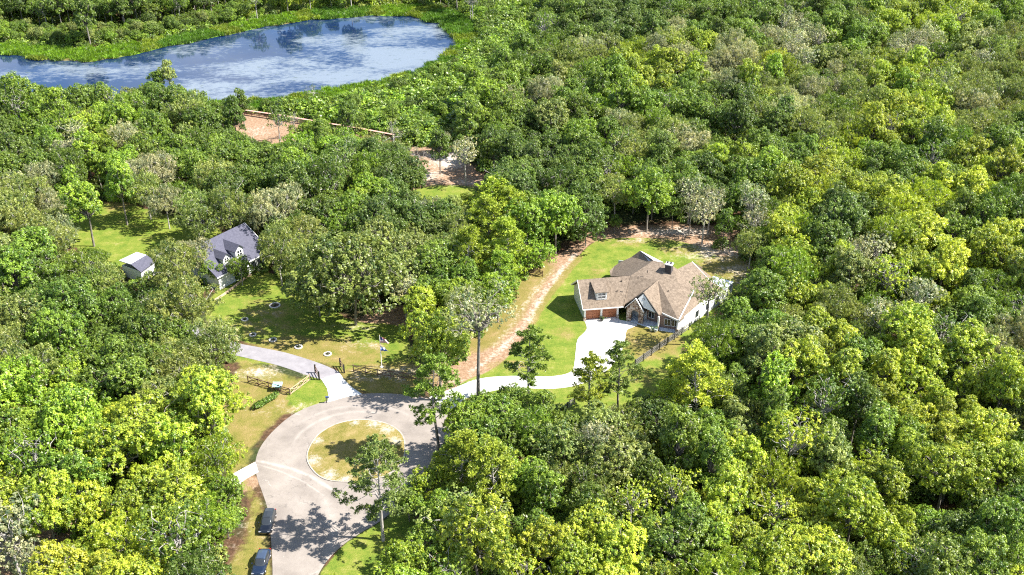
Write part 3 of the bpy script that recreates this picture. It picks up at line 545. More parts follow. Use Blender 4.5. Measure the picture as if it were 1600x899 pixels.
# what stays open: ground areas without trees, and regions of the view that stay unobstructed
OPEN = [HLAWN, LLAWN, BLAWN, DRYL, RLAWN, ROAD, DRIVE, TRACK, LAKE, MARSH, THICK, THICK2, CLEAR1, CLEAR2, SIDE, ASPH, APRON]
VIEW = [np.array(v, float) for v in [
 [(712, 640), (690, 600), (757, 560), (800, 508), (822, 462), (850, 415), (880, 395), (910, 378), (945, 366), (1000, 362), (1050, 354), (1110, 368), (1150, 384), (1180, 415), (1162, 440), (1148, 452), (1128, 480), (1100, 512), (1060, 545), (1040, 560), (1045, 585), (1000, 618), (955, 626), (903, 640), (858, 613), (800, 603), (750, 613)],
 [(640, 612), (690, 640), (695, 680), (665, 715), (625, 770), (612, 800), (560, 835), (520, 880), (505, 910), (345, 910), (383, 835), (384, 780), (365, 748), (396, 705), (395, 655), (365, 625), (362, 595), (384, 575), (374, 540), (368, 505), (352, 468), (395, 430), (440, 432), (462, 480), (480, 515), (540, 522), (600, 490), (640, 486), (655, 520), (640, 545), (650, 575)],
 [(0, 84), (200, 84), (400, 42), (540, 26), (640, 24), (700, 48), (718, 68), (690, 95), (600, 128), (520, 146), (410, 158), (330, 150), (230, 125), (100, 128), (90, 140), (60, 122), (0, 120)],
 [(125, 372), (150, 335), (200, 322), (240, 332), (290, 352), (285, 375), (235, 392), (190, 400), (150, 385)],
 [(315, 386), (382, 349), (400, 362), (398, 405), (375, 410), (350, 395)],
 [(180, 406), (215, 388), (246, 402), (235, 446), (208, 450), (186, 425)],
 [(655, 290), (675, 270), (700, 262), (760, 275), (735, 300), (705, 315), (665, 305)],
 [(375, 192), (385, 182), (455, 192), (450, 220), (395, 220)],
 [(560, 206), (612, 216), (600, 222), (560, 213)],
 [(0, 70), (100, 76), (260, 58), (400, 30), (640, 10), (720, 30), (750, 70), (640, 130), (720, 200), (640, 225), (420, 170)],
 [(0, 825), (40, 830), (60, 815), (110, 822), (100, 800), (60, 800), (50, 830), (20, 870), (0, 870)],
 [(505, 905), (545, 850), (605, 815), (632, 822), (600, 860), (575, 905)],
 [(12, 600), (60, 592), (70, 600), (20, 625)]]]
OPENB = [(p.min(0) - 6, p.max(0) + 6) for p in OPEN]
def allowed(x, y, H_, Rr, zc):
    P = np.array([[x, y]])
    for p, (lo, hi) in zip(OPEN, OPENB):
        if lo[0] < x < hi[0] and lo[1] < y < hi[1] and sdist(P, p)[0] > -1.2: return False
    px, py, dz = proj(x, y, zc); r = Rr * F / dz; T = []
    for k in range(8): T.append((px + r * .8 * math.cos(k * .785), py + r * .75 * math.sin(k * .785)))
    T.append((px, py)); T = np.array(T)
    for v in VIEW:
        if pip(T, v).any(): return False
    return True
def in_frame(px, py, m=0): return -m < px < 1600 + m and -m < py < 899 + m
RG = np.random.default_rng(77)
def pick(px, py):
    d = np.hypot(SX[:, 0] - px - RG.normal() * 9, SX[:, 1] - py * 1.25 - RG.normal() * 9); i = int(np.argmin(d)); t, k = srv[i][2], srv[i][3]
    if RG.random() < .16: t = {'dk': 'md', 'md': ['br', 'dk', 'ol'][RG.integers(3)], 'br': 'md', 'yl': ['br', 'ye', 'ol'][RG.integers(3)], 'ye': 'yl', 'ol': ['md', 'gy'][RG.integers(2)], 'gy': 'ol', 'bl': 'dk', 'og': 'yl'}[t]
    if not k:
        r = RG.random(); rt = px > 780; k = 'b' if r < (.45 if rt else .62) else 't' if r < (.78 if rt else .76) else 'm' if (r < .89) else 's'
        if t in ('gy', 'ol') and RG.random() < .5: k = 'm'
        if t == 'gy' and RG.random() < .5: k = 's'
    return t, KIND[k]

# scatter
trees = []
cell = {}
def near(x, y, d):
    i, j = int(x // 8), int(y // 8)
    for a in (-1, 0, 1):
        for b in (-1, 0, 1):
            for (u, v, r) in cell.get((i + a, j + b), ()):
                if (u - x) ** 2 + (v - y) ** 2 < (d * .5 + r * .5) ** 2: return True
    return False
def put(x, y, d): cell.setdefault((int(x // 8), int(y // 8)), []).append((x, y, d))
# hand-surveyed single trees: base pixel, kind, tint, scale, rotation, label
HAND = [
 (599, 845, 'pine', 0, 'om', .90, 'tall open-crowned pine leaning over the south edge of the turning circle'),
 (683, 716, 'pine', 1, 'md', .98, 'tall thin pine beside the road right of the round island'),
 (747, 628, 'lanky', 0, 'gy', 1.06, 'tall pale half-bare tree over the curve of the concrete driveway'),
 (826, 640, 'pine', 2, 'md', .86, 'small pine standing below the driveway, left of the white parking area'),
 (965, 652, 'pine', 3, 'om', .76, 'open pine in front of the broad white parking area'),
 (918, 676, 'pine', 1, 'yl', .78, 'short pine left of and below the open pine at the parking area'),
 (1101, 540, 'lanky', 1, 'ol', .72, 'slim half-bare tree in front of the right wall of the brown-roofed house'),
 (1083, 675, 'densepine', 0, 'ye', 1.15, 'broad glowing yellow-green pine below the black driveway fence'),
 (556, 508, 'oak', 0, 'om', 1.62, 'huge spreading live oak standing on the neighbour\'s lawn'),
 (640, 470, 'oak', 1, 'ol', .9, 'olive oak behind the bare orange soil right of the huge oak'),
 (500, 494, 'oak', 2, 'om', 1.0, 'smaller green oak touching the left side of the huge spreading oak'),
 (695, 570, 'oak', 1, 'ol', .85, 'green oak shading the dirt beside the flagpole'),
 (660, 520, 'broad', 2, 'yl', .78, 'yellow-green tree between the flagpole and the dirt track'),
 (199, 352, 'tall', 0, 'br', 1.1, 'tall tree with a thick dark trunk on the lawn behind the neighbour\'s shed'),
 (147, 385, 'tall', 1, 'br', 1.12, 'tall leaning bright green tree at the left of the neighbour\'s back lawn'),
 (318, 376, 'mossy', 0, 'ol', 1.0, 'moss-draped tree right behind the purple-grey roof'),
 (236, 343, 'mossy', 0, 'ol', .95, 'olive moss-draped tree in the middle of the shaded back lawn'),
 (265, 358, 'mossy', 1, 'gy', .82, 'small pale moss-draped tree on the shaded back lawn'),
 (284, 474, 'mossy', 2, 'ol', 1.12, 'big olive oak hiding the middle of the purple-roofed house'),
 (379, 446, 'mossy', 3, 'md', .52, 'small tree at the corner of the neighbour\'s front walk'),
 (441, 446, 'mossy', 1, 'ol', 1.0, 'drooping grey-green tree at the right end of the purple roof'),
 (402, 226, 'tall', 2, 'md', .0, ''),
 (382, 196, 'tall', 2, 'dk', .72, 'slim dark tree at the water, left end of the red-brown fence'),
 (438, 226, 'sparse', 2, 'md', .80, 'flat-crowned tree standing in the orange clearing'),
 (462, 216, 'bare', 0, 'ol', .62, 'leafless grey tree beside the flat-crowned tree in the orange clearing'),
 (492, 160, 'bare', 2, 'dk', .60, 'dark wind-shaped tree alone at the lake shore'),
 (268, 150, 'tall', 0, 'ol', .75, 'tall slim tree rising against the blue water, right one of two'),
 (250, 152, 'tall', 1, 'md', .62, 'tall slim tree rising against the blue water, left one of two'),
 (546, 222, 'tall', 1, 'dk', .82, 'dark slim tree in front of the red-brown fence'),
 (615, 235, 'bare', 1, 'gy', .72, 'leafless pale tree at the right end of the red-brown fence'),
 (688, 272, 'tall', 2, 'dk', .82, 'ivy-dark slim tree in the small sandy clearing'),
 (728, 290, 'sparse', 1, 'gy', .95, 'grey half-bare tree behind the small green glade'),
 (655, 262, 'bare', 2, 'gy', .62, 'bare leaning tree left of the small sandy clearing'),
 (828, 405, 'broad', 0, 'br', 1.05, 'round bright green tree at the head of the dirt track'),
 (868, 398, 'broad', 1, 'br', 1.12, 'large round bright green tree right of the track, behind the house lawn'),
 (765, 400, 'densepine', 1, 'yl', 1.0, 'yellow-green pine left of the round bright trees'),
 (800, 375, 'densepine', 0, 'yl', .92, 'yellow-green pine behind the round bright trees'),
 (915, 385, 'oak', 2, 'bl', .88, 'blue-green spreading oak at the back edge of the house lawn'),
 (960, 350, 'mossy', 2, 'ol', .92, 'drooping olive tree behind the orange bare soil'),
 (1010, 362, 'broad', 3, 'br', 1.12, 'open bright green tree behind the orange bare soil'),
 (1075, 350, 'sparse', 2, 'gy', .9, 'pale flecked tree above the sandy corner of the back lawn'),
 (1170, 420, 'mossy', 3, 'ol', .72, 'low arching olive tree at the right edge of the sandy back lawn'),
 (345, 600, 'mossy', 0, 'ol', 1.0, 'grey-green oak where the neighbour\'s driveway enters the trees'),
 (300, 545, 'mossy', 1, 'ol', 1.12, 'large grey-green oak left of the neighbour\'s asphalt driveway'),
 (330, 870, 'mossy', 2, 'br', .78, 'bright drooping tree at the grass verge beside the parked cars'),
 (355, 815, 'broad', 4, 'br', .62, 'small bright green tree left of the front parked car'),
 (392, 668, 'broad', 1, 'br', .0, 'small bright green tree at the edge of the dry verge'),
 (640, 815, 'broad', 2, 'br', .5, 'low dark-shaded bright green tree right of the leaning pine trunk'),
 (725, 790, 'densepine', 1, 'yl', .95, 'yellow-green twisted pine right of the road'),
 (672, 800, 'broad', 0, 'yl', .6, 'yellow-green tree between the leaning pine and the twisted pine'),
 (1120, 500, 'broad', 3, 'md', .0, ''),
]
for (px, py, k, vi, t, s, lab) in HAND:
    if s <= 0: continue
    x, y = G(px, py); p = PROTO[k][vi % len(PROTO[k])]
    trees.append(dict(x=x, y=y, k=k, v=vi % len(PROTO[k]), t=t, s=s, rz=RG.random() * 6.28, lab=lab, hand=True)); put(x, y, p['R'] * s * (1.2 if k != 'pine' else .7))
tries = 0
for it in range(26000):
    y = RG.uniform(88, 470) if it > 2000 else RG.uniform(88, 220); xm = y * .52 + 22; x = RG.uniform(-xm, xm)
    px, py, dz = proj(x, y, 8.5)
    if not in_frame(px, py, 130): continue
    big = RG.uniform(.62, 1.15) * (.93 if px > 780 else 1.03); d = 5.25 * big
    if near(x, y, d): continue
    if not in_frame(px, py, 40): t, k = ('md', 'broad')
    t, k = pick(px, py); v = int(RG.integers(len(PROTO[k]))); p = PROTO[k][v]; s = big * (1.02 if k != 'oak' else .85); H_ = p['H'] * s
    if not allowed(x, y, H_, p['R'] * s, H_ * .68): continue
    trees.append(dict(x=x, y=y, k=k, v=v, t=t, s=s, rz=RG.random() * 6.28, lab=None, hand=False)); put(x, y, d)
# small trees and tall shrubs that close the gaps at clearing edges
for it in range(9000):
    y = RG.uniform(95, 330); xm = y * .52 + 6; x = RG.uniform(-xm, xm); px, py, dz = proj(x, y, 4)
    if not in_frame(px, py, 10): continue
    s = RG.uniform(.32, .52); d = 6.4 * s
    if near(x, y, d): continue
    t, k = pick(px, py)
    if k in ('densepine', 'oak'): k = 'broad'
    v = int(RG.integers(len(PROTO[k]))); p = PROTO[k][v]
    if not allowed(x, y, p['H'] * s, p['R'] * s, p['H'] * s * .65): continue
    trees.append(dict(x=x, y=y, k=k, v=v, t=t, s=s, rz=RG.random() * 6.28, lab=None, hand=False)); put(x, y, d)
for q_ in trees:
    p = PROTO[q_['k']][q_['v']]; q_['px'], q_['py'], q_['dz'] = proj(q_['x'], q_['y'], p['H'] * q_['s'] * .68); q_['size'] = p['R'] * q_['s'] / q_['dz']
auto = [q_ for q_ in trees if not q_['hand']]
vis = [q_ for q_ in auto if in_frame(q_['px'], q_['py'], 8)]
vis.sort(key=lambda q_: -q_['size'])
single = vis[:252]; sid = set(id(q_) for q_ in single)
rest = [q_ for q_ in auto if id(q_) not in sid]
print('TREES', len(trees), 'auto', len(auto), 'vis', len(vis), 'single', len(single), 'rest', len(rest))

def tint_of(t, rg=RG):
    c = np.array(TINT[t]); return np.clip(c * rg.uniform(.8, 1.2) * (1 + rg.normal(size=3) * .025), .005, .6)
# labels for the forest trees: unique by tone, kind and place among landmarks
PLACES = [
 ((0, 90, 400, 330), 'between lake and purple-roofed house'), ((400, 120, 660, 330), 'between lake fence and huge lawn oak'), ((660, 90, 900, 360), 'behind the head of the track'),
 ((900, 0, 1200, 200), 'high in the woods behind the house'), ((900, 200, 1200, 370), 'just behind the brown-roofed house'), ((0, 330, 200, 480), 'left of the neighbour\'s shed'), ((200, 330, 420, 480), 'around the purple-roofed house'),
 ((420, 330, 700, 480), 'around the huge lawn oak'), ((0, 480, 130, 620), 'at left edge level with the flagpole'), ((130, 480, 260, 620), 'in the wood left of asphalt driveway'), ((260, 480, 420, 620), 'beside the neighbour\'s asphalt driveway'),
 ((0, 620, 130, 760), 'at left edge level with the round island'), ((130, 620, 260, 760), 'in the wood left of the round island'), ((260, 620, 420, 760), 'nearest the road left of the round island'),
 ((0, 760, 150, 960), 'in the bottom left corner'), ((150, 760, 280, 960), 'along bottom edge, left of the parked cars'), ((280, 760, 420, 960), 'beside the parked cars'),
 ((420, 760, 640, 960), 'on the bank right of road end'), ((640, 640, 800, 760), 'right of the round island'), ((640, 760, 720, 960), 'right of the leaning roadside pine'), ((720, 760, 800, 960), 'along bottom edge below the twisted pine'),
 ((700, 360, 900, 640), 'along the dirt track'), ((800, 600, 900, 700), 'just below the concrete driveway'), ((900, 600, 1050, 700), 'below the white parking area'),
 ((800, 700, 900, 800), 'downslope from the driveway bend'), ((900, 700, 1000, 800), 'downslope from the parking area'), ((1000, 700, 1100, 800), 'below the glowing pine'), ((800, 800, 900, 960), 'along bottom edge under the driveway bend'),
 ((900, 800, 1000, 960), 'along bottom edge under the parking area'), ((1000, 800, 1100, 960), 'along bottom edge under the glowing pine'), ((1050, 600, 1150, 700), 'right of the glowing pine'),
 ((1050, 440, 1160, 600), 'close to the brown house right wall'), ((1160, 370, 1260, 480), 'behind the back lawn right corner'), ((1160, 480, 1260, 600), 'in wood right of black fence'),
 ((1260, 370, 1420, 480), 'in wood level with the chimney'), ((1420, 370, 1640, 480), 'at right edge level with the chimney'), ((1260, 480, 1340, 600), 'in wood level with the garage doors'), ((1340, 480, 1420, 600), 'in wood far right of the garage doors'),
 ((1420, 480, 1510, 600), 'near right edge level with the garage doors'), ((1510, 480, 1640, 600), 'at right edge level with the garage doors'),
 ((1150, 600, 1240, 700), 'two crowns right of the glowing pine'), ((1240, 600, 1330, 700), 'in wood level with the driveway bend'), ((1330, 600, 1420, 700), 'in wood far right of the driveway bend'), ((1420, 600, 1510, 700), 'near right edge level with the driveway bend'), ((1510, 600, 1640, 700), 'at right edge level with the driveway bend'),
 ((1100, 700, 1200, 800), 'in lower wood level with island'), ((1200, 700, 1300, 800), 'in lower wood far right of island'), ((1300, 700, 1400, 800), 'in the lower right wood'), ((1400, 700, 1500, 800), 'in the lower wood near the right edge'), ((1500, 700, 1640, 800), 'at the right edge above the bottom corner'),
 ((1100, 800, 1200, 960), 'along bottom edge right of centre'), ((1200, 800, 1300, 960), 'along bottom edge, three quarters across'), ((1300, 800, 1400, 960), 'along bottom edge of the right wood'), ((1400, 800, 1500, 960), 'along bottom edge near the right corner'), ((1500, 800, 1640, 960), 'in the bottom right corner'),
 ((1200, 200, 1400, 370), 'high in the right wood'), ((1400, 200, 1640, 370), 'high at the right edge')]
def place(px, py):
    for (a, b, c_, d), t in PLACES:
        if a <= px < c_ and b <= py < d: return t
    return 'at the far end of the woods' if py < 200 else 'at the edge of the picture'
KW = dict(lanky='tall thin tree', broad='broadleaf tree', oak='spreading oak', mossy='moss-draped tree', tall='tall tree', sparse='half-bare tree', densepine='pine', pine='pine', bare='bare tree')
CATW = dict(lanky='tree', broad='tree', oak='oak tree', mossy='oak tree', tall='tree', sparse='tree', densepine='pine tree', pine='pine tree', bare='bare tree')
NAMEW = dict(lanky='thin_tree', broad='broadleaf_tree', oak='oak_tree', mossy='mossy_oak', tall='tall_tree', sparse='thin_tree', densepine='pine_tree', pine='pine_tree', bare='bare_tree')
ORD = ['first', 'second', 'third', 'fourth', 'fifth', 'sixth', 'seventh', 'eighth', 'ninth', 'tenth']
from collections import defaultdict
bk = defaultdict(list)
for q_ in single: bk[(q_['t'], KW[q_['k']], place(q_['px'], q_['py']))].append(q_)
for (t, kw, pl), L_ in bk.items():
    if len(L_) == 1: L_[0]['lab'] = f'{TWORD[t]} {kw} {pl}'; continue
    L_.sort(key=lambda q_: q_['px'])
    for i, q_ in enumerate(L_):
        if len(L_) == 2:
            other = L_[1 - i]; w = ('left' if i == 0 else 'right'); q_['lab'] = f'{TWORD[t]} {kw} {pl}, {w} of two'
        else: q_['lab'] = f'{TWORD[t]} {kw} {pl}, {ORD[i] if i < 10 else i + 1} from left'
GRP = dict(tree='trees of the wood', **{'oak tree': 'oaks round the clearings', 'pine tree': 'pines among the trees', 'bare tree': 'bare trees'})
def grow(q_):
    p = PROTO[q_['k']][q_['v']]; o = empty(NAMEW[q_['k']], (q_['x'], q_['y'], 0), q_['rz']); o.scale = (q_['s'] * RG.uniform(.88, 1.14), q_['s'] * RG.uniform(.88, 1.14), q_['s'] * RG.uniform(.9, 1.1)) if not q_['hand'] else (q_['s'],) * 3
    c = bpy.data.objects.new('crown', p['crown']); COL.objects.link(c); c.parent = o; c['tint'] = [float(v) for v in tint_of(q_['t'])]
    t = bpy.data.objects.new('trunk', p['trunk']); COL.objects.link(t); t.parent = o
    tag(o, q_['lab'], CATW[q_['k']], GRP[CATW[q_['k']]])
for q_ in [q_ for q_ in trees if q_['hand']] + single: grow(q_)

# ------------------------------------------------------------------ stuff: far wood, undergrowth, thicket, reeds (geometry-node scatter)
protocol = bpy.data.collections.new('foliage_library'); PIDX = {}
i_ = 0
for k in PROTO:
    for v, p in enumerate(PROTO[k]):
        nm = 'leafkind_%03d' % i_; o = bpy.data.objects.new(nm, p['both']); protocol.objects.link(o); PIDX[(k, v)] = i_; i_ += 1
def scatter(name, pts, mats, label, cat):
    """pts: list of (x, y, z, proto index, scale, rz, tint)"""
    n_ = len(pts); me = bpy.data.meshes.new(name); me.vertices.add(n_); me.vertices.foreach_set('co', np.array([p[:3] for p in pts], np.float32).ravel())
    a = me.attributes.new('idx', 'INT', 'POINT'); a.data.foreach_set('value', np.array([p[3] for p in pts], np.int32))
    a = me.attributes.new('scl', 'FLOAT', 'POINT'); a.data.foreach_set('value', np.array([p[4] for p in pts], np.float32))
    a = me.attributes.new('rot', 'FLOAT_VECTOR', 'POINT'); a.data.foreach_set('vector', np.array([(0, 0, p[5]) for p in pts], np.float32).ravel())
    a = me.attributes.new('tint', 'FLOAT_COLOR', 'POINT'); a.data.foreach_set('color', np.array([(*p[6], 1) for p in pts], np.float32).ravel())
    o = mesh_obj(name, me, mats)
    ng = bpy.data.node_groups.new(name, 'GeometryNodeTree')
    ng.interface.new_socket('Geometry', in_out='INPUT', socket_type='NodeSocketGeometry'); ng.interface.new_socket('Geometry', in_out='OUTPUT', socket_type='NodeSocketGeometry')
    gi = ng.nodes.new('NodeGroupInput'); go = ng.nodes.new('NodeGroupOutput'); ci = ng.nodes.new('GeometryNodeCollectionInfo'); ip = ng.nodes.new('GeometryNodeInstanceOnPoints')
    ci.inputs['Collection'].default_value = protocol; ci.inputs['Separate Children'].default_value = True; ci.inputs['Reset Children'].default_value = True
    def na(nm, ty):
        x = ng.nodes.new('GeometryNodeInputNamedAttribute'); x.data_type = ty; x.inputs['Name'].default_value = nm; return x.outputs['Attribute']
    ip.inputs['Pick Instance'].default_value = True
    l = ng.links.new; l(gi.outputs[0], ip.inputs['Points']); l(ci.outputs[0], ip.inputs['Instance']); l(na('idx', 'INT'), ip.inputs['Instance Index'])
    l(na('rot', 'FLOAT_VECTOR'), ip.inputs['Rotation']); l(na('scl', 'FLOAT'), ip.inputs['Scale']); l(ip.outputs[0], go.inputs[0])
    md_ = o.modifiers.new('scatter', 'NODES'); md_.node_group = ng
    tag(o, label, cat, kind='stuff'); return o
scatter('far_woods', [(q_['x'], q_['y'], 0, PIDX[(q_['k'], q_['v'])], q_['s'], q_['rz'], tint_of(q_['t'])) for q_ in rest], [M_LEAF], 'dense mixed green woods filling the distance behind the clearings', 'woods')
# undergrowth below and between the trees
pts = []; rg = np.random.default_rng(9); NS = len(PROTO['shrub'])
cand = []
y = 90.0
while y < 440:
    st = 2.1 + y * .0035
    x = -(y * .52 + 10)
    while x < y * .52 + 10: cand.append((x + rg.normal() * .7, y + rg.normal() * .7)); x += st
    y += st
cand = np.array(cand); ok = np.ones(len(cand), bool)
for p in OPEN:
    mrg = {id(HLAWN): .5, id(TRACK): 1.0, id(LLAWN): -1.5, id(DRYL): -.2}.get(id(p), .3)
    s_ = (cand > p.min(0) - 4).all(1) & (cand < p.max(0) + 4).all(1) & ok
    ii = np.where(s_)[0]
    if len(ii): ok[ii[sdist(cand[ii], p) > -mrg - .6]] = False
# real bare patches of soil stay bare
for px, py, r in [(625, 500, 8), (80, 812, 6), (15, 850, 6), (15, 612, 8), (640, 870, 5), (60, 595, 4), (690, 545, 7), (585, 515, 8), (260, 822, 3), (30, 345, 9), (700, 590, 8), (1010, 362, 10), (1100, 378, 9), (960, 368, 8), (640, 545, 9)]:
    c_ = np.array(G(px, py)); ok &= ~((np.hypot(*(cand - c_).T) < r) & (rg.random(len(cand)) < .92))
cand = cand[ok]
for x, y in cand:
    px, py, dz = proj(x, y, 1)
    if not in_frame(px, py, 25): continue
    t = ['dk', 'md', 'md', 'br', 'dk', 'ol'][rg.integers(6)]; pts.append((x, y, 0, PIDX[('shrub', int(rg.integers(NS)))], rg.uniform(.7, 1.5), rg.random() * 6.28, tint_of(t, rg)))
scatter('undergrowth', pts, [M_LEAF], 'shrubby green undergrowth covering the ground between the trees', 'undergrowth')
print('undergrowth', len(pts))
pts = []
for poly, st in ((THICK, 1.7), (THICK2, 1.8)):
    lo, hi = poly.min(0), poly.max(0); nx_, ny_ = int((hi[0] - lo[0]) / st), int((hi[1] - lo[1]) / st)
    C = np.stack(np.meshgrid(lo[0] + np.arange(nx_) * st, lo[1] + np.arange(ny_) * st), -1).reshape(-1, 2); C = C + rg.normal(size=C.shape) * .6
    C = C[(sdist(C, poly) > 0) & (sdist(C, LAKE) < -4)]
    for x, y in C:
        px, py, dz = proj(x, y, 1)
        if not in_frame(px, py, 20): continue
        lo_n = math.sin(x * .11 + 1) * math.cos(y * .09) + .5 * math.sin(x * .31 + y * .2)
        t = ['md', 'br', 'md', 'md', 'dk', 'br'][rg.integers(6)] if lo_n > -.4 else ['dk', 'md', 'md', 'bl', 'dk', 'br'][rg.integers(6)]
        if poly is THICK2: t = ['yl', 'br', 'ol', 'yl', 'md'][rg.integers(5)] if px > 380 else ['dk', 'md', 'br', 'md', 'ol'][rg.integers(5)]
        if rg.random() < (.30 if poly is THICK2 else .07):
            pts.append((x, y, -1.0, PIDX[('broad', int(rg.integers(5)))], rg.uniform(.30, .55), rg.random() * 6.28, tint_of(t, rg))); continue
        pts.append((x, y, 0, PIDX[('shrub', int(rg.integers(NS)))], (rg.uniform(.8, 1.7) if rg.random() < .6 or poly is not THICK else rg.uniform(1.6, 2.6)) if lo_n > -.9 else .6, rg.random() * 6.28, tint_of(t, rg)))
scatter('shrub_thicket', pts, [M_LEAF], 'low bright green shrub thicket spreading round the lake shore', 'shrubbery')
print('thicket', len(pts))
pts = []
lo, hi = MARSH.min(0), MARSH.max(0); st = 1.5
C = np.stack(np.meshgrid(np.arange(lo[0], hi[0], st), np.arange(lo[1], hi[1], st)), -1).reshape(-1, 2); C = C + rg.normal(size=C.shape) * .6
C = C[(np.abs(C[:, 0]) < C[:, 1] * .52 + 6)]
dl = sdist(C, LAKE); C = C[(sdist(C, MARSH) > -1) & (dl < .9) & (dl > -26)]
for x, y in C:
    px, py, dz = proj(x, y, 0)
    if in_frame(px, py, 10): pts.append((x, y, 0, PIDX[('grass', int(rg.integers(2)))], rg.uniform(.8, 1.6), rg.random() * 6.28, np.array([(.14, .26, .018), (.18, .25, .03), (.09, .19, .02)][int(3 * abs(math.sin(x * .07) * math.cos(y * .05 + x * .02))) % 3]) * rg.uniform(.6, 1.3)))
scatter('marsh_reeds', pts, [M_LEAF], 'bright green reeds and marsh grass ringing the lake', 'reeds')
print('reeds', len(pts))
#@@OBJECTS
# ------------------------------------------------------------------ building materials
def shingle(name, a, b, sc=2.2):
    m = mat(name, a, .9, spec=.2); n = N(m); v = n.noise(sc, 6, .75); w = n.noise(14, 2, .8, sc3=(1, 1, 2.5)); t = n.math('ADD', n.math('MULTIPLY', v, .5), n.math('MULTIPLY', w, .5))
    n.base(n.ramp(t, [(.36, a), (.62, b)]))
    wv = n.new('ShaderNodeTexWave', bands_direction='Z'); wv.inputs['Scale'].default_value = 3.2; wv.inputs['Distortion'].default_value = 1.5; n.link(n.k.outputs['Object'], wv.inputs[0]); n.bump(wv.outputs['Fac'], .5, .03); return m
M_SHING = shingle('brown_shingle', (.065, .048, .034), (.300, .236, .178))
M_SHING2 = shingle('purple_grey_shingle', (.056, .056, .080), (.118, .118, .155))
M_WHITE = mat('white_siding', (.74, .74, .73), .6); n = N(M_WHITE); n.base(n.ramp(n.noise(1.2, 5), [(.3, (.66, .66, .65)), (.7, (.78, .78, .77))]))
M_TRIM = mat('white_trim', (.8, .79, .77), .5)
M_STONE = mat('stone', (.25, .2, .17), .9); n = N(M_STONE); vo = n.new('ShaderNodeTexVoronoi'); vo.inputs['Scale'].default_value = 3.4; n.link(n.k.outputs['Object'], vo.inputs['Vector'])
sepc = n.new('ShaderNodeSeparateColor'); n.link(vo.outputs['Color'], sepc.inputs[0]); n.base(n.ramp(sepc.outputs[0], [(0, (.09, .06, .045)), (.35, (.24, .14, .09)), (.6, (.36, .28, .22)), (1, (.50, .45, .39))])); n.bump(vo.outputs['Distance'], .6, .05)
M_BRICK = mat('brick', (.2, .1, .08), .9); n = N(M_BRICK); bt = n.new('ShaderNodeTexBrick'); bt.inputs['Scale'].default_value = 5; bt.inputs['Color1'].default_value = (.19, .10, .075, 1); bt.inputs['Color2'].default_value = (.28, .17, .13, 1); bt.inputs['Mortar'].default_value = (.35, .32, .29, 1)
n.link(n.k.outputs['Object'], bt.inputs['Vector']); n.base(bt.outputs[0])
M_DOORW = mat('orange_wood', (.36, .12, .05), .55); n = N(M_DOORW); n.base(n.ramp(n.noise(2, 6, sc3=(1, 1, 6)), [(.3, (.27, .085, .035)), (.7, (.44, .16, .065))]))
M_GLASS = mat('dark_glass', (.03, .035, .04), .08, spec=.8)
M_DARK = mat('dark_opening', (.05, .045, .04), .8)
M_PATIO = mat('pale_patio_roof', (.62, .68, .74), .5); n = N(M_PATIO); n.base(n.ramp(n.noise(1.5, 6, .7), [(.35, (.42, .47, .52)), (.6, (.70, .76, .82))]))
M_WOOD = mat('fence_wood', (.2, .12, .08), .9); n = N(M_WOOD); n.base(n.ramp(n.noise(3, 6), [(.3, (.10, .06, .042)), (.7, (.25, .155, .11))]))
M_TAN = mat('tan_wood', (.45, .33, .22), .9)
M_BLACKF = mat('grey_black_rail', (.16, .15, .14), .7); M_BLACK = mat('black_metal', (.02, .02, .022), .4)
M_RED = mat('red_brown_wood', (.30, .13, .10), .9); M_PINK = mat('weathered_cap', (.52, .30, .24), .9)

def hz(X, Y, z): return G3(870 + X / 5.517, 380 + Y / 5.517, z)
def hzm(pts): return [hz(*p) for p in pts]
H = empty('ranch_house', hz(900, 560, 0) * 1.0); H.rotation_euler = (0, 0, 0)
tag(H, 'brown-shingled house with orange-brown garage doors at the end of the white driveway', 'house')
HM = H.matrix_basis.copy(); HO = Vector(H.location)
def part(mb, name, mats, parent=None, off=None, **kw):
    """build in world coordinates, then hang under its thing without moving"""
    parent = parent or H; off = off if off is not None else HO
    mb.V = [(v[0] - off[0], v[1] - off[1], v[2] - off[2]) for v in mb.V]
    return mb.build(name, mats, parent, **kw)
T_ = .22
# -- garage wing
gFL = Vector((*G(912.6, 500.5), 0)); gFR = Vector((*G(964.5, 496), 0)); ga = (gFR - gFL).normalized(); gb = Vector((-ga.y, ga.x, 0)); gL = (gFR - gFL).length
eFL = hz(225, 572, 2.8); eFR = hz(578, 546, 2.8); rL = hz(178, 318, 6.4); rR = hz(640, 281, 6.4); up = Vector((0, 0, 1))
bL = Vector((2 * rL.x - eFL.x, 2 * rL.y - eFL.y, 2.8)); bR = bL + (rR - rL)
mb = MB(); mb.slab([eFL, eFR, rR, rL], T_); part(mb, 'roof', M_SHING); mb = MB(); mb.slab([rL, rR, bR, bL], T_); part(mb, 'roof', M_SHING)
mb = MB(); dn = -ga
cL = gFL + ga * .02; wdep = (bL - eFL).length - 1.0
A = [cL, cL + gb * wdep, cL + gb * wdep + up * 2.65, cL + gb * (wdep / 2) + up * 5.95, cL + up * 2.65]
mb.sheet(A, -ga, .2); part(mb, 'gable_wall', M_WHITE)
mb = MB(); mb.sheet([cL + gb * wdep, cL + gb * wdep + ga * 9, cL + gb * wdep + ga * 9 + up * 2.65, cL + gb * wdep + up * 2.65], gb, .2)
mb.sheet([gFL + up * 2.2, gFR + ga * .9 + up * 2.2, gFR + ga * .9 + up * 2.66, gFL + up * 2.66], -gb, .2)
part(mb, 'wall', M_WHITE)
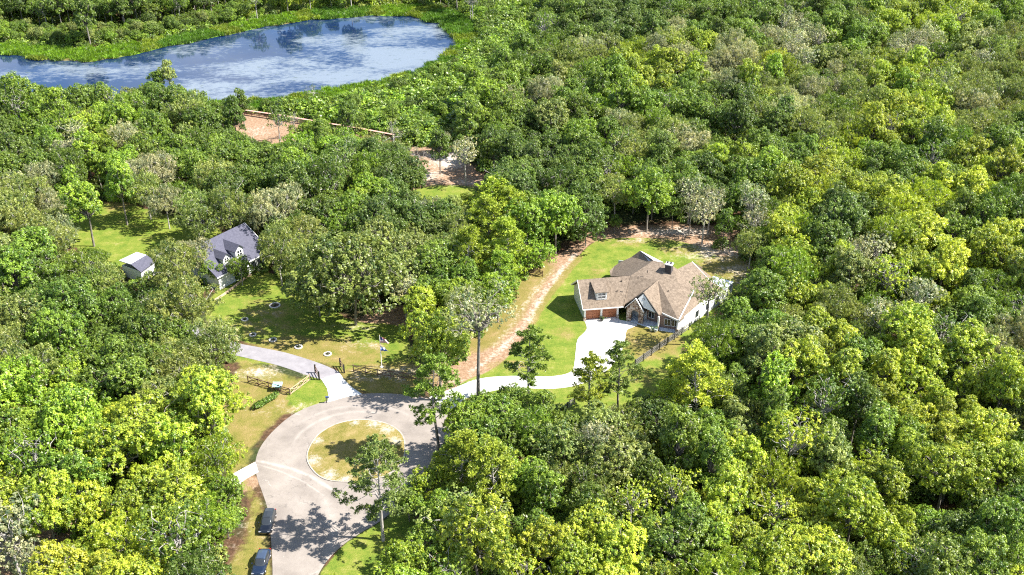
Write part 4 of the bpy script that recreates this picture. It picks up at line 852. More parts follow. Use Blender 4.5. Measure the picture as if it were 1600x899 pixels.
for t in (0.05, gL / 2 + .02, gL - .05):
    mb = MB(); mb.box((gFL + ga * t + up * 1.5 - gb * .08), (.32, .42, 1.6), math.atan2(ga.y, ga.x)); p_ = part(mb, 'pier', M_TRIM)
    mb = MB(); mb.box((gFL + ga * t + up * .35 - gb * .10), (.50, .60, .74), math.atan2(ga.y, ga.x)); part(mb, 'stone_base', M_STONE, p_)
for k, t0 in ((0, .22), (1, gL / 2 + .2)):
    w_ = gL / 2 - .38; mb = MB(); c0 = gFL + ga * t0 + gb * .18
    for r_ in range(4):
        for c_ in range(4):
            mb.box(c0 + ga * (w_ * (c_ + .5) / 4) + up * (.28 + r_ * .54), (w_ / 4 - .03, .06, .50), math.atan2(ga.y, ga.x))
    mb.sheet([c0 + gb * .02, c0 + ga * w_ + gb * .02, c0 + ga * w_ + up * 2.2 + gb * .02, c0 + up * 2.2 + gb * .02], -gb, .05)
    d_ = part(mb, 'garage_door', M_DOORW)
    if k == 0: mb = MB(); mb.box(c0 + ga * (w_ * .5) + up * .3 - gb * .06, (.18, .04, .05), math.atan2(ga.y, ga.x)); part(mb, 'handle', M_BLACK, d_)
mb = MB(); mb.bar(eFL - up * .12 - gb * .03, eFR - up * .12 - gb * .03, .06, .22); mb.bar(eFL - up * .1 - ga * .03, rL - up * .1 - ga * .03, .06, .24); mb.bar(rL - up * .1 - ga * .03, bL - up * .1 - ga * .03, .06, .24)
part(mb, 'fascia', M_TRIM)
# -- shed dormer on the garage roof
dA = hz(337, 488, 0); 
def onplane(X, Y, P0, P1, P2):
    nrm = (P1 - P0).cross(P2 - P0); o = Vector((0, 0, CH)); d = hz(X, Y, 0) - o; t = (P0 - o).dot(nrm) / d.dot(nrm); return o + d * t
d0 = onplane(340, 492, eFL, eFR, rL); d1 = onplane(432, 486, eFL, eFR, rL)
dh = up * 1.6; db0 = onplane(300, 335, eFL, eFR, rL); db1 = onplane(402, 328, eFL, eFR, rL)
dn_ = (d1 - d0).normalized(); df = Vector((-dn_.y, dn_.x, 0))
mb = MB(); mb.sheet([d0, d1, d1 + dh, d0 + dh], -df, .1); mb.sheet([d0, d0 + dh, db0 + up * .05], -dn_, .1); mb.sheet([d1, db1 + up * .05, d1 + dh], dn_, .1); dm = part(mb, 'dormer', M_TRIM)
mb = MB(); mb.slab([d0 + dh * 1.03 - dn_ * .3 - df * .12, d1 + dh * 1.03 + dn_ * .3 - df * .12, db1 + up * .16 + dn_ * .25, db0 + up * .16 - dn_ * .25], .14); part(mb, 'dormer_roof', M_SHING, dm)
mb = MB(); w0 = d0 + (d1 - d0) * .14 + up * .25 - df * .02; w1 = d0 + (d1 - d0) * .86 + up * .25 - df * .02; mb.sheet([w0, w1, w1 + up * 1.2, w0 + up * 1.2], -df, -.03); part(mb, 'window', M_GLASS, dm)
mb = MB()
for f_ in (0, .5, 1): q0 = w0 + (w1 - w0) * f_ - df * .05; mb.bar(q0, q0 + up * 1.2, .06, .06)
for f_ in (0, .5, 1): mb.bar(w0 + up * 1.2 * f_ - df * .05, w1 + up * 1.2 * f_ - df * .05, .06, .06)
part(mb, 'window_frame', M_TRIM, dm)
# -- main block roofs
M0 = (835, 150, 8.0); M1 = (1003, 200, 7.7); MV = (1045, 340, 6.0); MR = (1187, 406, 4.9); FRc = (1052, 668, 2.9); GRr = (878, 622, 2.95); GEb = (870, 322, 6.4); GAp = (745, 428, 6.4); GLo = (588, 527, 2.95); GJ = (574, 546, 2.85); RJ = (636, 281, 6.45)
mb = MB(); mb.slab(hzm([M0, GEb, GAp, GLo, GJ, RJ]), T_); part(mb, 'roof', M_SHING)
mb = MB(); mb.slab(hzm([GAp, GEb, (908, 600, 3.05), GRr]), T_); part(mb, 'roof', M_SHING)
mb = MB(); mb.slab(hzm([M0, M1, MV, MR, FRc, (908, 602, 3.0), GEb]), T_); part(mb, 'roof', M_SHING)
mb = MB(); mb.slab(hzm([M1, (1040, 225, 6.5), MV]), T_); part(mb, 'roof', M_SHING)
DA = (1165, 160, 6.5)
mb = MB(); mb.slab(hzm([DA, (1310, 315, 4.2), (1442, 400, 3.0), (1252, 508, 3.0), MR, MV, (1040, 225, 6.5)]), T_); part(mb, 'roof', M_SHING)
mb = MB(); mb.slab(hzm([MR, (1252, 508, 3.0), (1098, 640, 2.9), (1060, 668, 2.9)]), T_); part(mb, 'roof', M_SHING)
# rear left wing
AP = (718, 66, 5.9)
mb = MB(); mb.slab(hzm([M0, (790, 152, 6.9), AP, (640, 122, 4.2), (545, 165, 3.1), (495, 200, 2.9), (456, 240, 2.9), (466, 286, 3.0), RJ]), T_); part(mb, 'roof', M_SHING)
e2 = Vector((.57, .82, 0))
def back(pts, d_, z=2.8):
    P = hzm(pts); Q = [Vector((p.x, p.y, 0)) + d_ + up * z for p in P]; mb = MB(); mb.slab(P + Q[::-1], T_); part(mb, 'roof', M_SHING)
back([M0, M1], e2 * 6.5); back([DA, (1310, 315, 4.2)], e2 * 3.2); back([M1, (1040, 225, 6.5), DA], e2 * 5.5, 2.9)
mb = MB(); mb.slab(hzm([AP, (790, 152, 6.9), (835, 152, 7.95)]) + [hz(920, 166, 7.7)] + [hz(745, 78, 5.4)], .15); part(mb, 'gable_trim', M_TRIM)
mb = MB(); a_ = hz(*AP); b_ = a_ + e2 * 3 - up * 4; mb.slab([a_, hz(*M0), hz(*M0) + e2 * 4 - up * 4.6, b_], T_); part(mb, 'roof', M_SHING)
# fascias and rakes
mb = MB()
def rake(a, b, w=.09, h=.30, m=0, dz=-.1): mb.bar(hz(*a) + up * dz, hz(*b) + up * dz, w, h, m)
rake(MR, FRc, .16, .36, 0, 0.02); rake(FRc, (908, 602, 3.0)); rake((1252, 508, 3.0), (1442, 400, 3.0)); rake((1252, 508, 3.0), (1098, 640, 2.9)); rake((1442, 400, 3.0), (1310, 315, 4.2)); rake(DA, (1310, 315, 4.2))
part(mb, 'fascia', M_TRIM)
mb = MB(); rake(GAp, GRr, .14, .28); rake(GAp, (688, 470, 5.1), .14, .28); part(mb, 'rake_board', M_DARK)
# walls
P1, P2, P3, P4 = [hz(x, y, 0) for x, y in ((602, 664), (735, 708), (868, 748), (1040, 775))]
fl = (P4 - P1).normalized(); fn = Vector((fl.y, -fl.x, 0)); ang = math.atan2(fl.y, fl.x)
Q1, Q3 = hz(1078, 762, 0), hz(1436, 502, 0); ql = (Q3 - Q1).normalized(); qn = Vector((ql.y, -ql.x, 0))
mb = MB()
inn_ = -fn * 2.2
mb.sheet([P2 + inn_, P3 + inn_, P3 + inn_ + up * 2.7, P2 + inn_ + up * 2.7], fn, .15)
i3 = P3 - fn * .9; i4 = P4 - fn * .9
mb.sheet([i3, i4, i4 + up * 2.7, i3 + up * 2.7], fn, .15)
part(mb, 'porch_wall', M_BRICK)
mb = MB(); mb.sheet([Q1, Q3, Q3 + up * 2.85, Q1 + up * 2.85], qn, .2); mb.sheet([P4 - fl * .2, Q1, Q1 + up * 2.8, P4 - fl * .2 + up * 2.8], fn, .2); 
bk1 = Q3 + e2 * 4; mb.sheet([Q3, bk1, bk1 + up * 2.7, Q3 + up * 2.7], ql, .2)
bk2 = hz(*M1) + e2 * 5.6; bk2.z = 0; mb.sheet([bk1, bk2, bk2 + up * 2.6, bk1 + up * 2.6], e2, .2)
bk3 = hz(480, 235, 0) ; bk3 = Vector((*G(870 + 505 / 5.517, 380 + 262 / 5.517, 0), 0)) + e2 * 1.0; ap0 = hz(*AP); ap0.z = 0; mb.sheet([bk2, ap0 + e2 * 1.5, ap0 + e2 * 1.5 + up * 2.6, bk2 + up * 2.6], e2, .2)
mb.sheet([bk3, ap0 + e2 * 1.2, ap0 + e2 * 1.2 + up * 2.7, bk3 + up * 2.6], -ga, .2)
part(mb, 'wall', M_WHITE)
# stone entry gable with arch opening
mb = MB(); s0, s1 = P1, P2; w_ = (s1 - s0).length
def sp(u, z, o=0): return s0 + fl * (w_ * u) + up * z + fn * (.25 + o)
mb.sheet([sp(0, 0), sp(.27, 0), sp(.27, 2.3), sp(.27, 3.3), sp(0, 3.0)], fn, .5); mb.sheet([sp(.72, 0), sp(1, 0), sp(1, 3.0), sp(.72, 3.3), sp(.72, 2.3)], fn, .5)
mb.sheet([sp(.27, 2.1), sp(.38, 2.55), sp(.5, 2.7), sp(.62, 2.55), sp(.72, 2.1), sp(.72, 3.3), sp(1, 3.0), sp(.52, 5.1), sp(0, 3.0), sp(.27, 3.3)], fn, .45)
part(mb, 'stone_entry', M_STONE)
mb = MB(); mb.bar(sp(-.08, 2.85, .15), sp(.52, 5.25, .15), .3, .14); mb.bar(sp(.52, 5.25, .15), sp(1.06, 2.75, .15), .3, .14); part(mb, 'entry_rake', M_TRIM)
mb = MB(); mb.slab([sp(-.1, 2.8, .3), sp(.52, 5.2, .3), sp(.52, 5.2, -2.2), sp(-.1, 2.8, -2.2)], .15); mb.slab([sp(.52, 5.2, .3), sp(1.1, 2.7, .3), sp(1.1, 2.7, -1.2), sp(.52, 5.2, -2.2)], .15); part(mb, 'entry_roof', M_SHING)
mb = MB(); mb.slab(hzm([(602, 664, .12), (735, 708, .12), (868, 748, .12), (1040, 775, .12)]) + [P4 - fn * 1 + up * .12, P3 - fn * 2.2 + up * .12, P1 - fn * 2.2 + up * .12], .14); part(mb, 'porch_floor', M_PATIO)
# white gable panel with louvre
mb = MB(); G0 = [hz(745, 440, 6.2), hz(700, 478, 5.3), hz(752, 560, 3.7), hz(862, 606, 3.1)]; mb.sheet(G0, -(G0[1] - G0[0]).cross(G0[3] - G0[0]).normalized() * (1 if -(G0[1] - G0[0]).cross(G0[3] - G0[0]).dot(Vector((0, -1, 0))) > 0 else -1), .12); gp = part(mb, 'white_gable', M_WHITE)
lc = hz(750, 490, 5.0); mb = MB()
for a_, b_ in (((-.22, -.38), (.22, -.38)), ((-.22, .38), (.22, .38)), ((-.22, -.38), (-.22, .38)), ((.22, -.38), (.22, .38))):
    mb.bar(lc + fl * a_[0] + up * a_[1] + fn * .25, lc + fl * b_[0] + up * b_[1] + fn * .25, .08, .08)
part(mb, 'louvre', M_DARK, gp)
for P_ in (P3 + fl * .05, P4 - fl * .15):
    mb = MB(); mb.box(P_ + up * 1.45, (.28, .28, 2.75), ang); pc = part(mb, 'porch_post', M_TRIM); mb = MB(); mb.box(P_ + up * .45, (.46, .46, .8), ang); part(mb, 'stone_base', M_STONE, pc)
for a_, b_, bas, o_ in ((.25, .55, i3, i4), (.62, .9, i3, i4), (.15, .5, P2 + inn_, P3 + inn_)):
    v = o_ - bas; x0 = bas + v * a_ + fn * .12 + up * .8; x1 = bas + v * b_ + fn * .12 + up * .8; mb = MB(); mb.sheet([x0, x1, x1 + up * 1.4, x0 + up * 1.4], fn, .06); wd = part(mb, 'window', M_GLASS)
    mb = MB()
    for f_ in (0, .5, 1): mb.bar(x0 + (x1 - x0) * f_ + fn * .05, x0 + (x1 - x0) * f_ + fn * .05 + up * 1.4, .07, .07)
    for f_ in (0, 1): mb.bar(x0 + up * 1.4 * f_ + fn * .05, x1 + up * 1.4 * f_ + fn * .05, .07, .07)
    part(mb, 'window_frame', M_TRIM, wd)
for u_ in (.3, .55, .8):
    x0 = Q1 + (Q3 - Q1) * u_ + qn * .02 + up * .9; mb = MB(); mb.sheet([x0, x0 + ql * 1.1, x0 + ql * 1.1 + up * 1.3, x0 + up * 1.3], qn, .03); part(mb, 'window', M_GLASS)
# front door
x0 = P1 - fn * 2.1 + fl * .9; mb = MB(); mb.sheet([P1 - fn * 2.2, P2 - fn * 2.2, P2 - fn * 2.2 + up * 2.8, P1 - fn * 2.2 + up * 2.8], fn, .15); mb.sheet([P1 - fn * 2.2, P1, P1 + up * 2.8, P1 - fn * 2.2 + up * 2.8], -fl, .15); part(mb, 'wall', M_WHITE)
mb = MB(); mb.sheet([x0, x0 + fl, x0 + fl + up * 2.15, x0 + up * 2.15], fn, .06); dd = part(mb, 'front_door', M_DOORW); mb = MB(); mb.box(x0 + fl * .85 + up * 1 + fn * .08, (.05, .1, .15), ang); part(mb, 'handle', M_BLACK, dd)
# chimney
cb = hz(962, 275, 6.4); mb = MB(); cz = Vector((cb.x, cb.y, 0)); mb.box(cz + up * 6.9, (1.25, 1.1, 3.6), ang); M_DBR = mat('dark_brick', (.07, .06, .06), .9); ch = part(mb, 'chimney', M_DBR); mb = MB(); mb.box(cz + up * 8.78, (1.45, 1.3, .16), ang); part(mb, 'chimney_cap', mat('chimney_cap', (.55, .55, .55), .6), ch)
mb = MB()
for k in (-.32, .32): mb.cyl(cz + fl * k + up * 8.86, cz + fl * k + up * 9.2, .16, .16, 10)
part(mb, 'flue', M_BLACK, ch)
# roof vents
for X_, Y_, P_ in ((520, 420, (eFL, eFR, rL)), (560, 330, (eFL, eFR, rL)), (700, 300, None), (780, 250, None), (960, 420, None)):
    if P_ is None: q0 = onplane(X_, Y_, hz(*M0), hz(*GEb), hz(*GAp)) if X_ < 900 else onplane(X_, Y_, hz(*MR), hz(*FRc), hz(*GEb))
    else: q0 = onplane(X_, Y_, *P_)
    mb = MB(); mb.cyl(q0 - up * .2, q0 + up * .35, .07, .07, 8); part(mb, 'roof_vent', M_BLACK)
# patio roof
mb = MB(); pp = hzm([(1312, 312, 3.0), (1352, 284, 3.0), (1524, 336, 3.0), (1447, 400, 3.0)]); mb.slab(pp, .12); pr = part(mb, 'patio_roof', M_PATIO)
for k in (1, 2, 3): mb = MB(); p_ = pp[k] + (pp[0] + pp[2] - pp[k] * 2) * .04; mb.box(Vector((p_.x, p_.y, 1.43)), (.14, .14, 2.86)); part(mb, 'patio_post', M_TRIM, pr)

# small things by the house
def pot(name, P, r, h, m, lab, cat, leaf=None):
    o = empty(name, P); mb = MB(); prof = [(r * .6, 0), (r * .95, h * .5), (r, h * .9), (r * 1.08, h), (r * .85, h), (r * .8, h * .85)]; k = 14
    V = [(a * math.cos(6.2832 * j / k), a * math.sin(6.2832 * j / k), z) for a, z in prof for j in range(k)]; Fq = [(i * k + j, i * k + (j + 1) % k, (i + 1) * k + (j + 1) % k, (i + 1) * k + j) for i in range(len(prof) - 1) for j in range(k)]
    Fq.append(tuple(range(k - 1, -1, -1))); Fq.append(tuple((len(prof) - 1) * k + j for j in range(k))); mb.add(V, Fq); mb.build('vessel', m, o)
    if leaf:
        a, _ = make_shrub(leaf, r * 1.0, 16, 7, .09); me = a.mesh('plant'); me.materials.append(M_LEAF); q_ = bpy.data.objects.new('plant', me); COL.objects.link(q_); q_.parent = o; q_.location = (0, 0, h * .8); q_['tint'] = [.07, .14, .03]
    tag(o, lab, cat)
pot('planter_pot', hz(388, 672, .055), .34, .6, M_BLACK, 'black planter pot standing between the two garage doors', 'planter', 201)
pot('garden_urn', P3 + fn * .9 - fl * .9, .38, .6, M_TRIM, 'white urn in the bed before the porch, nearer the stone entry', 'planter', 202)
pot('garden_urn', P3 + fn * .8 + fl * .1 - fl * .2, .42, .7, M_PATIO, 'pale urn at the foot of the porch post', 'planter', 203)

# ------------------------------------------------------------------ neighbour's house
def nz(X, Y, z): return G3(170 + X / 5.992, 330 + Y / 5.992, z)
NH = empty('gabled_house', nz(1250, 480, 0)); NO = Vector(NH.location)
tag(NH, 'purple-grey roofed house with white arched dormers, half hidden by oaks', 'house')
rR_ = nz(1270, 108, 7.6); rL_ = nz(868, 300, 7.6); eR_ = nz(1405, 425, 3.1)
ra = (rR_ - rL_).normalized(); fr = Vector((ra.y, -ra.x, 0)); run = (eR_ - rR_).dot(fr)
rR_ = rR_ + ra * .0; slope = run
eR_ = Vector((rR_.x, rR_.y, 0)) + fr * run + up * 3.1; L2 = (rR_ - rL_).length + 3; rL_ = rR_ - ra * L2; eL_ = eR_ - ra * L2
bR_ = Vector((rR_.x, rR_.y, 0)) - fr * run + up * 3.1; bL_ = bR_ - ra * L2
mb = MB(); mb.slab([eL_, eR_, rR_, rL_], .22); part(mb, 'roof', M_SHING2, NH, NO); mb = MB(); mb.slab([rL_, rR_, bR_, bL_], .22); part(mb, 'roof', M_SHING2, NH, NO)
mb = MB(); w = .5
c = [Vector((p.x, p.y, 0)) for p in (eL_, eR_, bR_, bL_)]; c[0] += -fr * w + ra * w; c[1] += -fr * w - ra * w; c[2] += fr * w - ra * w; c[3] += fr * w + ra * w
for i in (0, 2): mb.sheet([c[i], c[i + 1 if i < 3 else 0], c[(i + 1) % 4] + up * 2.95, c[i] + up * 2.95], (fr if i == 0 else -fr), .2)
for i, j, s_ in ((1, 2, 1), (3, 0, -1)): mid = (c[i] + c[j]) / 2; mb.sheet([c[i], c[j], c[j] + up * 3.0, mid + up * 7.1, c[i] + up * 3.0], ra * s_, .2)
part(mb, 'wall', M_WHITE, NH, NO)
mb = MB(); mb.bar(eL_ - up * .1, eR_ - up * .1, .1, .22); mb.bar(eR_ - up * .1, rR_ - up * .1, .08, .26); mb.bar(rR_ - up * .1, bR_ - up * .1, .08, .26); part(mb, 'fascia', M_TRIM, NH, NO)
def nplane(X, Y):
    nrm = (eR_ - eL_).cross(rL_ - eL_); o = Vector((0, 0, CH)); d = nz(X, Y, 0) - o; t = (eL_ - o).dot(nrm) / d.dot(nrm); return o + d * t
sl_ = (rR_.z - eR_.z) / run
for X, Y, wd_, hh_ in ((1228, 432, 2.1, 1.9), (1106, 490, 1.7, 1.5)):
    b0 = nplane(X, Y); hw = wd_ / 2; ax = [b0 - ra * hw, b0 + ra * hw]; topz = hh_; dep = (topz + hw * .9) / sl_
    pk = b0 + up * (topz + hw * .9); mb = MB(); f0, f1 = ax
    mb.sheet([f0, f1, f1 + up * topz, pk, f0 + up * topz], fr, .1)
    for f_, s_ in ((f0, -1), (f1, 1)): mb.sheet([f_, f_ + up * topz, f_ - fr * (topz / sl_) + up * topz], ra * s_, .1)
    dm = part(mb, 'dormer', M_WHITE, NH, NO)
    bk = pk - fr * dep; mb = MB()
    for f_, s_ in ((f0, -1), (f1, 1)):
        o_ = f_ + ra * s_ * .3 + up * (topz - .22); mb.slab([o_ + fr * .3, pk + fr * .3 + up * .06, bk + up * .06, o_ - fr * ((topz - .22) / sl_)], .12)
    part(mb, 'dormer_roof', M_SHING2, dm, Vector(NO))
    mb = MB(); ww = wd_ * .30; zt = topz * .75; arc_ = [b0 + ra * (ww * math.cos(t)) + up * (zt + ww * math.sin(t)) + fr * .06 for t in np.linspace(0, math.pi, 9)]
    mb.sheet([b0 - ra * ww + up * .35 + fr * .06, b0 + ra * ww + up * .35 + fr * .06] + arc_, fr, .05); wi = part(mb, 'arched_window', M_TRIM, dm, Vector(NO))
    for sx in (-.5, .5):
        for zz in (.42, .42 + (zt - .3) * .55): mb = MB(); cc = b0 + ra * (ww * sx) + fr * .09; mb.sheet([cc - ra * ww * .36 + up * zz, cc + ra * ww * .36 + up * zz, cc + ra * ww * .36 + up * (zz + (zt - .3) * .45), cc - ra * ww * .36 + up * (zz + (zt - .3) * .45)], fr, .03); part(mb, 'pane', M_GLASS, wi, Vector(NO))
# porch door + front windows + garage wing
for t_ in (.08, .2, .36, .52): x0 = c[1] - ra * (L2 * t_ + .6) + fr * .04 + up * .7; mb = MB(); mb.sheet([x0 - ra * 1.2, x0, x0 + up * 1.5, x0 - ra * 1.2 + up * 1.5], fr, .05); part(mb, 'window', M_GLASS, NH, NO)
g0, g1, g2, g3 = nz(95, 462, 3.6), nz(262, 384, 3.9), nz(352, 410, 3.9), nz(205, 497, 3.6)
mb = MB(); mb.slab([g0, g3, g2, g1], .18); part(mb, 'flat_roof', mat('pale_metal_roof', (.62, .62, .66), .5), NH, NO)
g4 = nz(300, 572, 2.6); g5 = nz(440, 470, 2.6); mb = MB(); mb.slab([g3, g4, g5, g2 - up * .02], .18); part(mb, 'roof', M_SHING2, NH, NO)
mb = MB(); gp_ = [Vector((p.x, p.y, 0)) for p in (g0, g4, g5, g1)]; cg = sum(gp_, Vector()) / 4; gp_ = [p + (cg - p) * .09 for p in gp_]
for i in range(4): a_, b_ = gp_[i], gp_[(i + 1) % 4]; d_ = (b_ - a_).normalized(); mb.sheet([a_, b_, b_ + up * 2.5, a_ + up * 2.5], Vector((d_.y, -d_.x, 0)), .15)
part(mb, 'garage_wall', M_WHITE, NH, NO)
# edging of the neighbour's front walk
mb = MB(); 
pe = [G3(*p) for p in ((336, 470), (350, 461), (366, 449), (380, 438), (392, 430))]
for a_, b_ in zip(pe, pe[1:]): mb.bar(a_ + up * .12, b_ + up * .12, .45, .25)
tag(mb.build('garden_edging', M_TAN), "pale stone edging along the front walk of the purple-roofed house", 'edging')

# ------------------------------------------------------------------ fences
def along(px_pts, step):
    P = [G3(*p) for p in px_pts]; out = [P[0]]
    for a, b in zip(P, P[1:]):
        L_ = (b - a).length; n_ = max(1, round(L_ / step)); out += [a + (b - a) * k / n_ for k in range(1, n_ + 1)]
    return out
def fence(name, pts, step, h, style, m, lab, mp_=None, pw=.14):
    P = along(pts, step); o = empty(name, P[0]); off = P[0]
    def bb(mb, nm, mm): mb.V = [(v[0] - off[0], v[1] - off[1], v[2] - off[2]) for v in mb.V]; mb.build(nm, mm, o)
    for p in P: mb = MB(); mb.box(p + up * (h / 2 + .04), (pw, pw, h + .1)); mb.box(p + up * (h + .11), (pw * 1.25, pw * 1.25, .05)); bb(mb, 'post', mp_ or m)
    for a, b in zip(P, P[1:]):
        if style == 'cross':
            mb = MB(); mb.bar(a + up * h * .95, b + up * h * .95, .06, .13); bb(mb, 'rail', m); mb = MB(); mb.bar(a + up * h * .18, b + up * h * .18, .06, .13); bb(mb, 'rail', m)
            d_ = (b - a).normalized(); s_ = Vector((d_.y, -d_.x, 0)) * .04
            mb = MB(); mb.bar(a + up * h * .2 + s_, b + up * h * .93 + s_, .04, .12); bb(mb, 'brace', m); mb = MB(); mb.bar(a + up * h * .93 - s_, b + up * h * .2 - s_, .04, .12); bb(mb, 'brace', m)
        elif style == 'rail':
            for f_ in (.25, .5, .75, .97): mb = MB(); mb.bar(a + up * h * f_, b + up * h * f_, .05, .15); bb(mb, 'rail', m)
        elif style == 'cap':
            mb = MB(); mb.bar(a + up * (h + .16), b + up * (h + .16), .75, .07); bb(mb, 'cap_rail', M_PINK)
            for f_ in (.3, .6): mb = MB(); mb.bar(a + up * h * f_, b + up * h * f_, .06, .18); bb(mb, 'rail', m)
    return tag(o, lab, 'fence')
fence('crossbuck_fence', [(388, 597.5), (420, 607), (453, 617)], 2.2, 1.25, 'cross', M_WOOD, 'dark brown crossbuck fence left of the neighbour\'s gate, behind the hedge')
fence('crossbuck_fence', [(454, 617.5), (484, 595)], 2.6, 1.2, 'cross', M_TAN, 'pale tan crossbuck fence panel angling towards the gate')
fence('crossbuck_fence', [(552.5, 580.5), (590, 587), (650, 594)], 2.35, 1.25, 'cross', M_WOOD, 'dark brown crossbuck fence on the grass below the flagpole')
fence('crossbuck_fence', [(680, 581), (705, 558), (740, 528)], 2.5, 1.25, 'cross', M_TAN, 'tan crossbuck fence at the lower end of the dirt track')
fence('rail_fence', [(808, 421), (848, 433)], 2.5, 1.3, 'rail', M_WOOD, 'brown rail fence under the round green trees at the track')
fence('rail_fence', [(992, 574), (1030, 547), (1076, 516)], 2.4, 1.45, 'rail', M_BLACKF, 'grey-black rail fence running from the lawn up to the house corner', M_BLACK, .16)
fence('rail_fence', [(874, 650), (898, 632)], 2.4, 1.4, 'rail', M_BLACKF, 'short rail fence end showing below the driveway bend', M_BLACK, .16)
fence('capped_fence', [(382, 179.5), (440, 188), (515, 201), (560, 208), (618, 219)], 2.6, 1.3, 'cap', M_RED, 'long red-brown fence with wide pale cap rail below the lake')
# open gate leaves beside the apron
for (a_, b_), lab in ((((493, 583), (499, 594)), 'dark gate leaf left of the white driveway apron'), (((532, 573), (538, 583)), 'dark gate leaf right of the white driveway apron')):
    A_, B_ = G3(*a_), G3(*b_); o = empty('gate_leaf', A_)
    for P_ in (A_, B_): mb = MB(); mb.box(P_ - A_ + up * .85, (.24, .24, 1.7)); mb.build('post', M_BLACK, o)
    for z in (.35, .95, 1.5): mb = MB(); mb.bar(up * z, B_ - A_ + up * z, .07, .16); mb.build('rail', M_WOOD, o)
    tag(o, lab, 'gate')
# teal-roofed box
C_ = G3(434.5, 610); o = empty('pump_shelter', C_)
for sx in (-.55, .55):
    for sy in (-.4, .4): mb = MB(); mb.box((sx, sy, .55), (.1, .1, 1.1)); mb.build('leg', M_BLACK, o)
mb = MB(); mb.box((0, 0, .55), (.8, .5, .7)); mb.build('tank', M_BLACKF, o, bevel=.05)
mb = MB(); mb.slab([(-.8, -.6, 1.1), (.8, -.6, 1.1), (.8, .6, 1.3), (-.8, .6, 1.3)], .09); mb.build('roof', mat('teal_roof', (.30, .62, .62), .5), o)
tag(o, 'small box with a pale teal roof behind the brown crossbuck fence', 'box')
# mailbox
C_ = G3(510.5, 630); o = empty('mailbox', C_); mb = MB(); mb.box((0, 0, .55), (.12, .12, 1.1)); mb.bar((0, 0, 1.0), (.45, 0, 1.0), .1, .08); mb.build('post', M_BLACK, o)
mb = MB(); pr = [(.14 * math.cos(t), .17 + .12 * math.sin(t)) for t in np.linspace(0, math.pi, 8)] + [(-.14, 0), (.14, 0)]
V = [(x, y, 1.06 + z) for x in (-.1, .48) for y, z in pr]; k = len(pr); mb.add(V, [tuple(range(k)), tuple(range(2 * k - 1, k - 1, -1))] + [(i, (i + 1) % k, k + (i + 1) % k, k + i) for i in range(k)]); mb.build('letter_box', mat('blue_box', (.05, .09, .2), .4), o)
mb = MB(); mb.box((.1, .17, 1.3), (.03, .02, .25)); mb.build('flag', mat('mail_flag', (.5, .03, .02), .5), o)
tag(o, 'small dark blue mailbox where the white apron meets the road', 'mailbox')
# hedge
HA, HB = G3(399, 640), G3(433, 620); hd = (HB - HA); rg = np.random.default_rng(4); a = Acc(); nT = 330
u = sph(rg, nT, -.1); t_ = rg.random(nT)[:, None]; C = np.array(hd) * t_ + u * np.array([.5, .5, .55]) * rg.uniform(.85, 1.1, size=(nT, 1)) + np.array([0, 0, .45])
Cc = np.repeat(C, 8, 0) + rg.normal(size=(nT * 8, 3)) * .09; a.leaves(rg, Cc, np.repeat(u, 8, 0) + rg.normal(size=Cc.shape) * .5 + [0, 0, .3], .12 * rg.uniform(.6, 1.2, len(Cc)), np.repeat(rg.random(nT), 8))
me = a.mesh('hedge'); me.materials.append(M_LEAF); hg = bpy.data.objects.new('hedge', me); COL.objects.link(hg); hg.location = HA; hg['tint'] = [.09, .17, .02]; tag(hg, 'narrow clipped green hedge below the dark brown crossbuck fence', 'hedge')
# tree rings
M_RING = mat('ring_block', (.62, .58, .53), .85); M_MULCH = mat('mulch', (.06, .04, .03), .95)
labs = ['stone tree ring highest on the lawn edge, beside the wood', 'stone tree ring just above where the asphalt driveway appears', 'stone tree ring second along the driveway from the wood', 'stone tree ring third along the driveway, centre of the row', 'stone tree ring nearest the gate', 'large stone ring in the bright lawn left of the huge oak']
for (px, py, r), lab in zip(((382.5, 500, .55), (395, 524, .55), (426.5, 532, .6), (466.5, 543, .6), (512, 554, .6), (429.5, 478, .95)), labs):
    o = empty('tree_ring', G3(px, py)); mb = MB(); k = 14
    for i in range(k): t = 2 * math.pi * i / k; mb.box((r * math.cos(t), r * math.sin(t), .09), (.24, 2 * math.pi * r / k * .92, .2), t)
    mb.build('block_ring', M_RING, o, bevel=.02); mb = MB(); mb.cyl((0, 0, -.02), (0, 0, .07), r * .92, r * .8, 16); mb.build('mulch_bed', M_MULCH, o)
    a, _ = make_shrub(int(px), .22, 12, 6, .08); me = a.mesh('plant'); me.materials.append(M_LEAF); q_ = bpy.data.objects.new('plant', me); COL.objects.link(q_); q_.parent = o; q_.location = (0, 0, .05); q_['tint'] = [.05, .09, .03]
    tag(o, lab, 'tree ring', 'stone tree rings on the lawn')
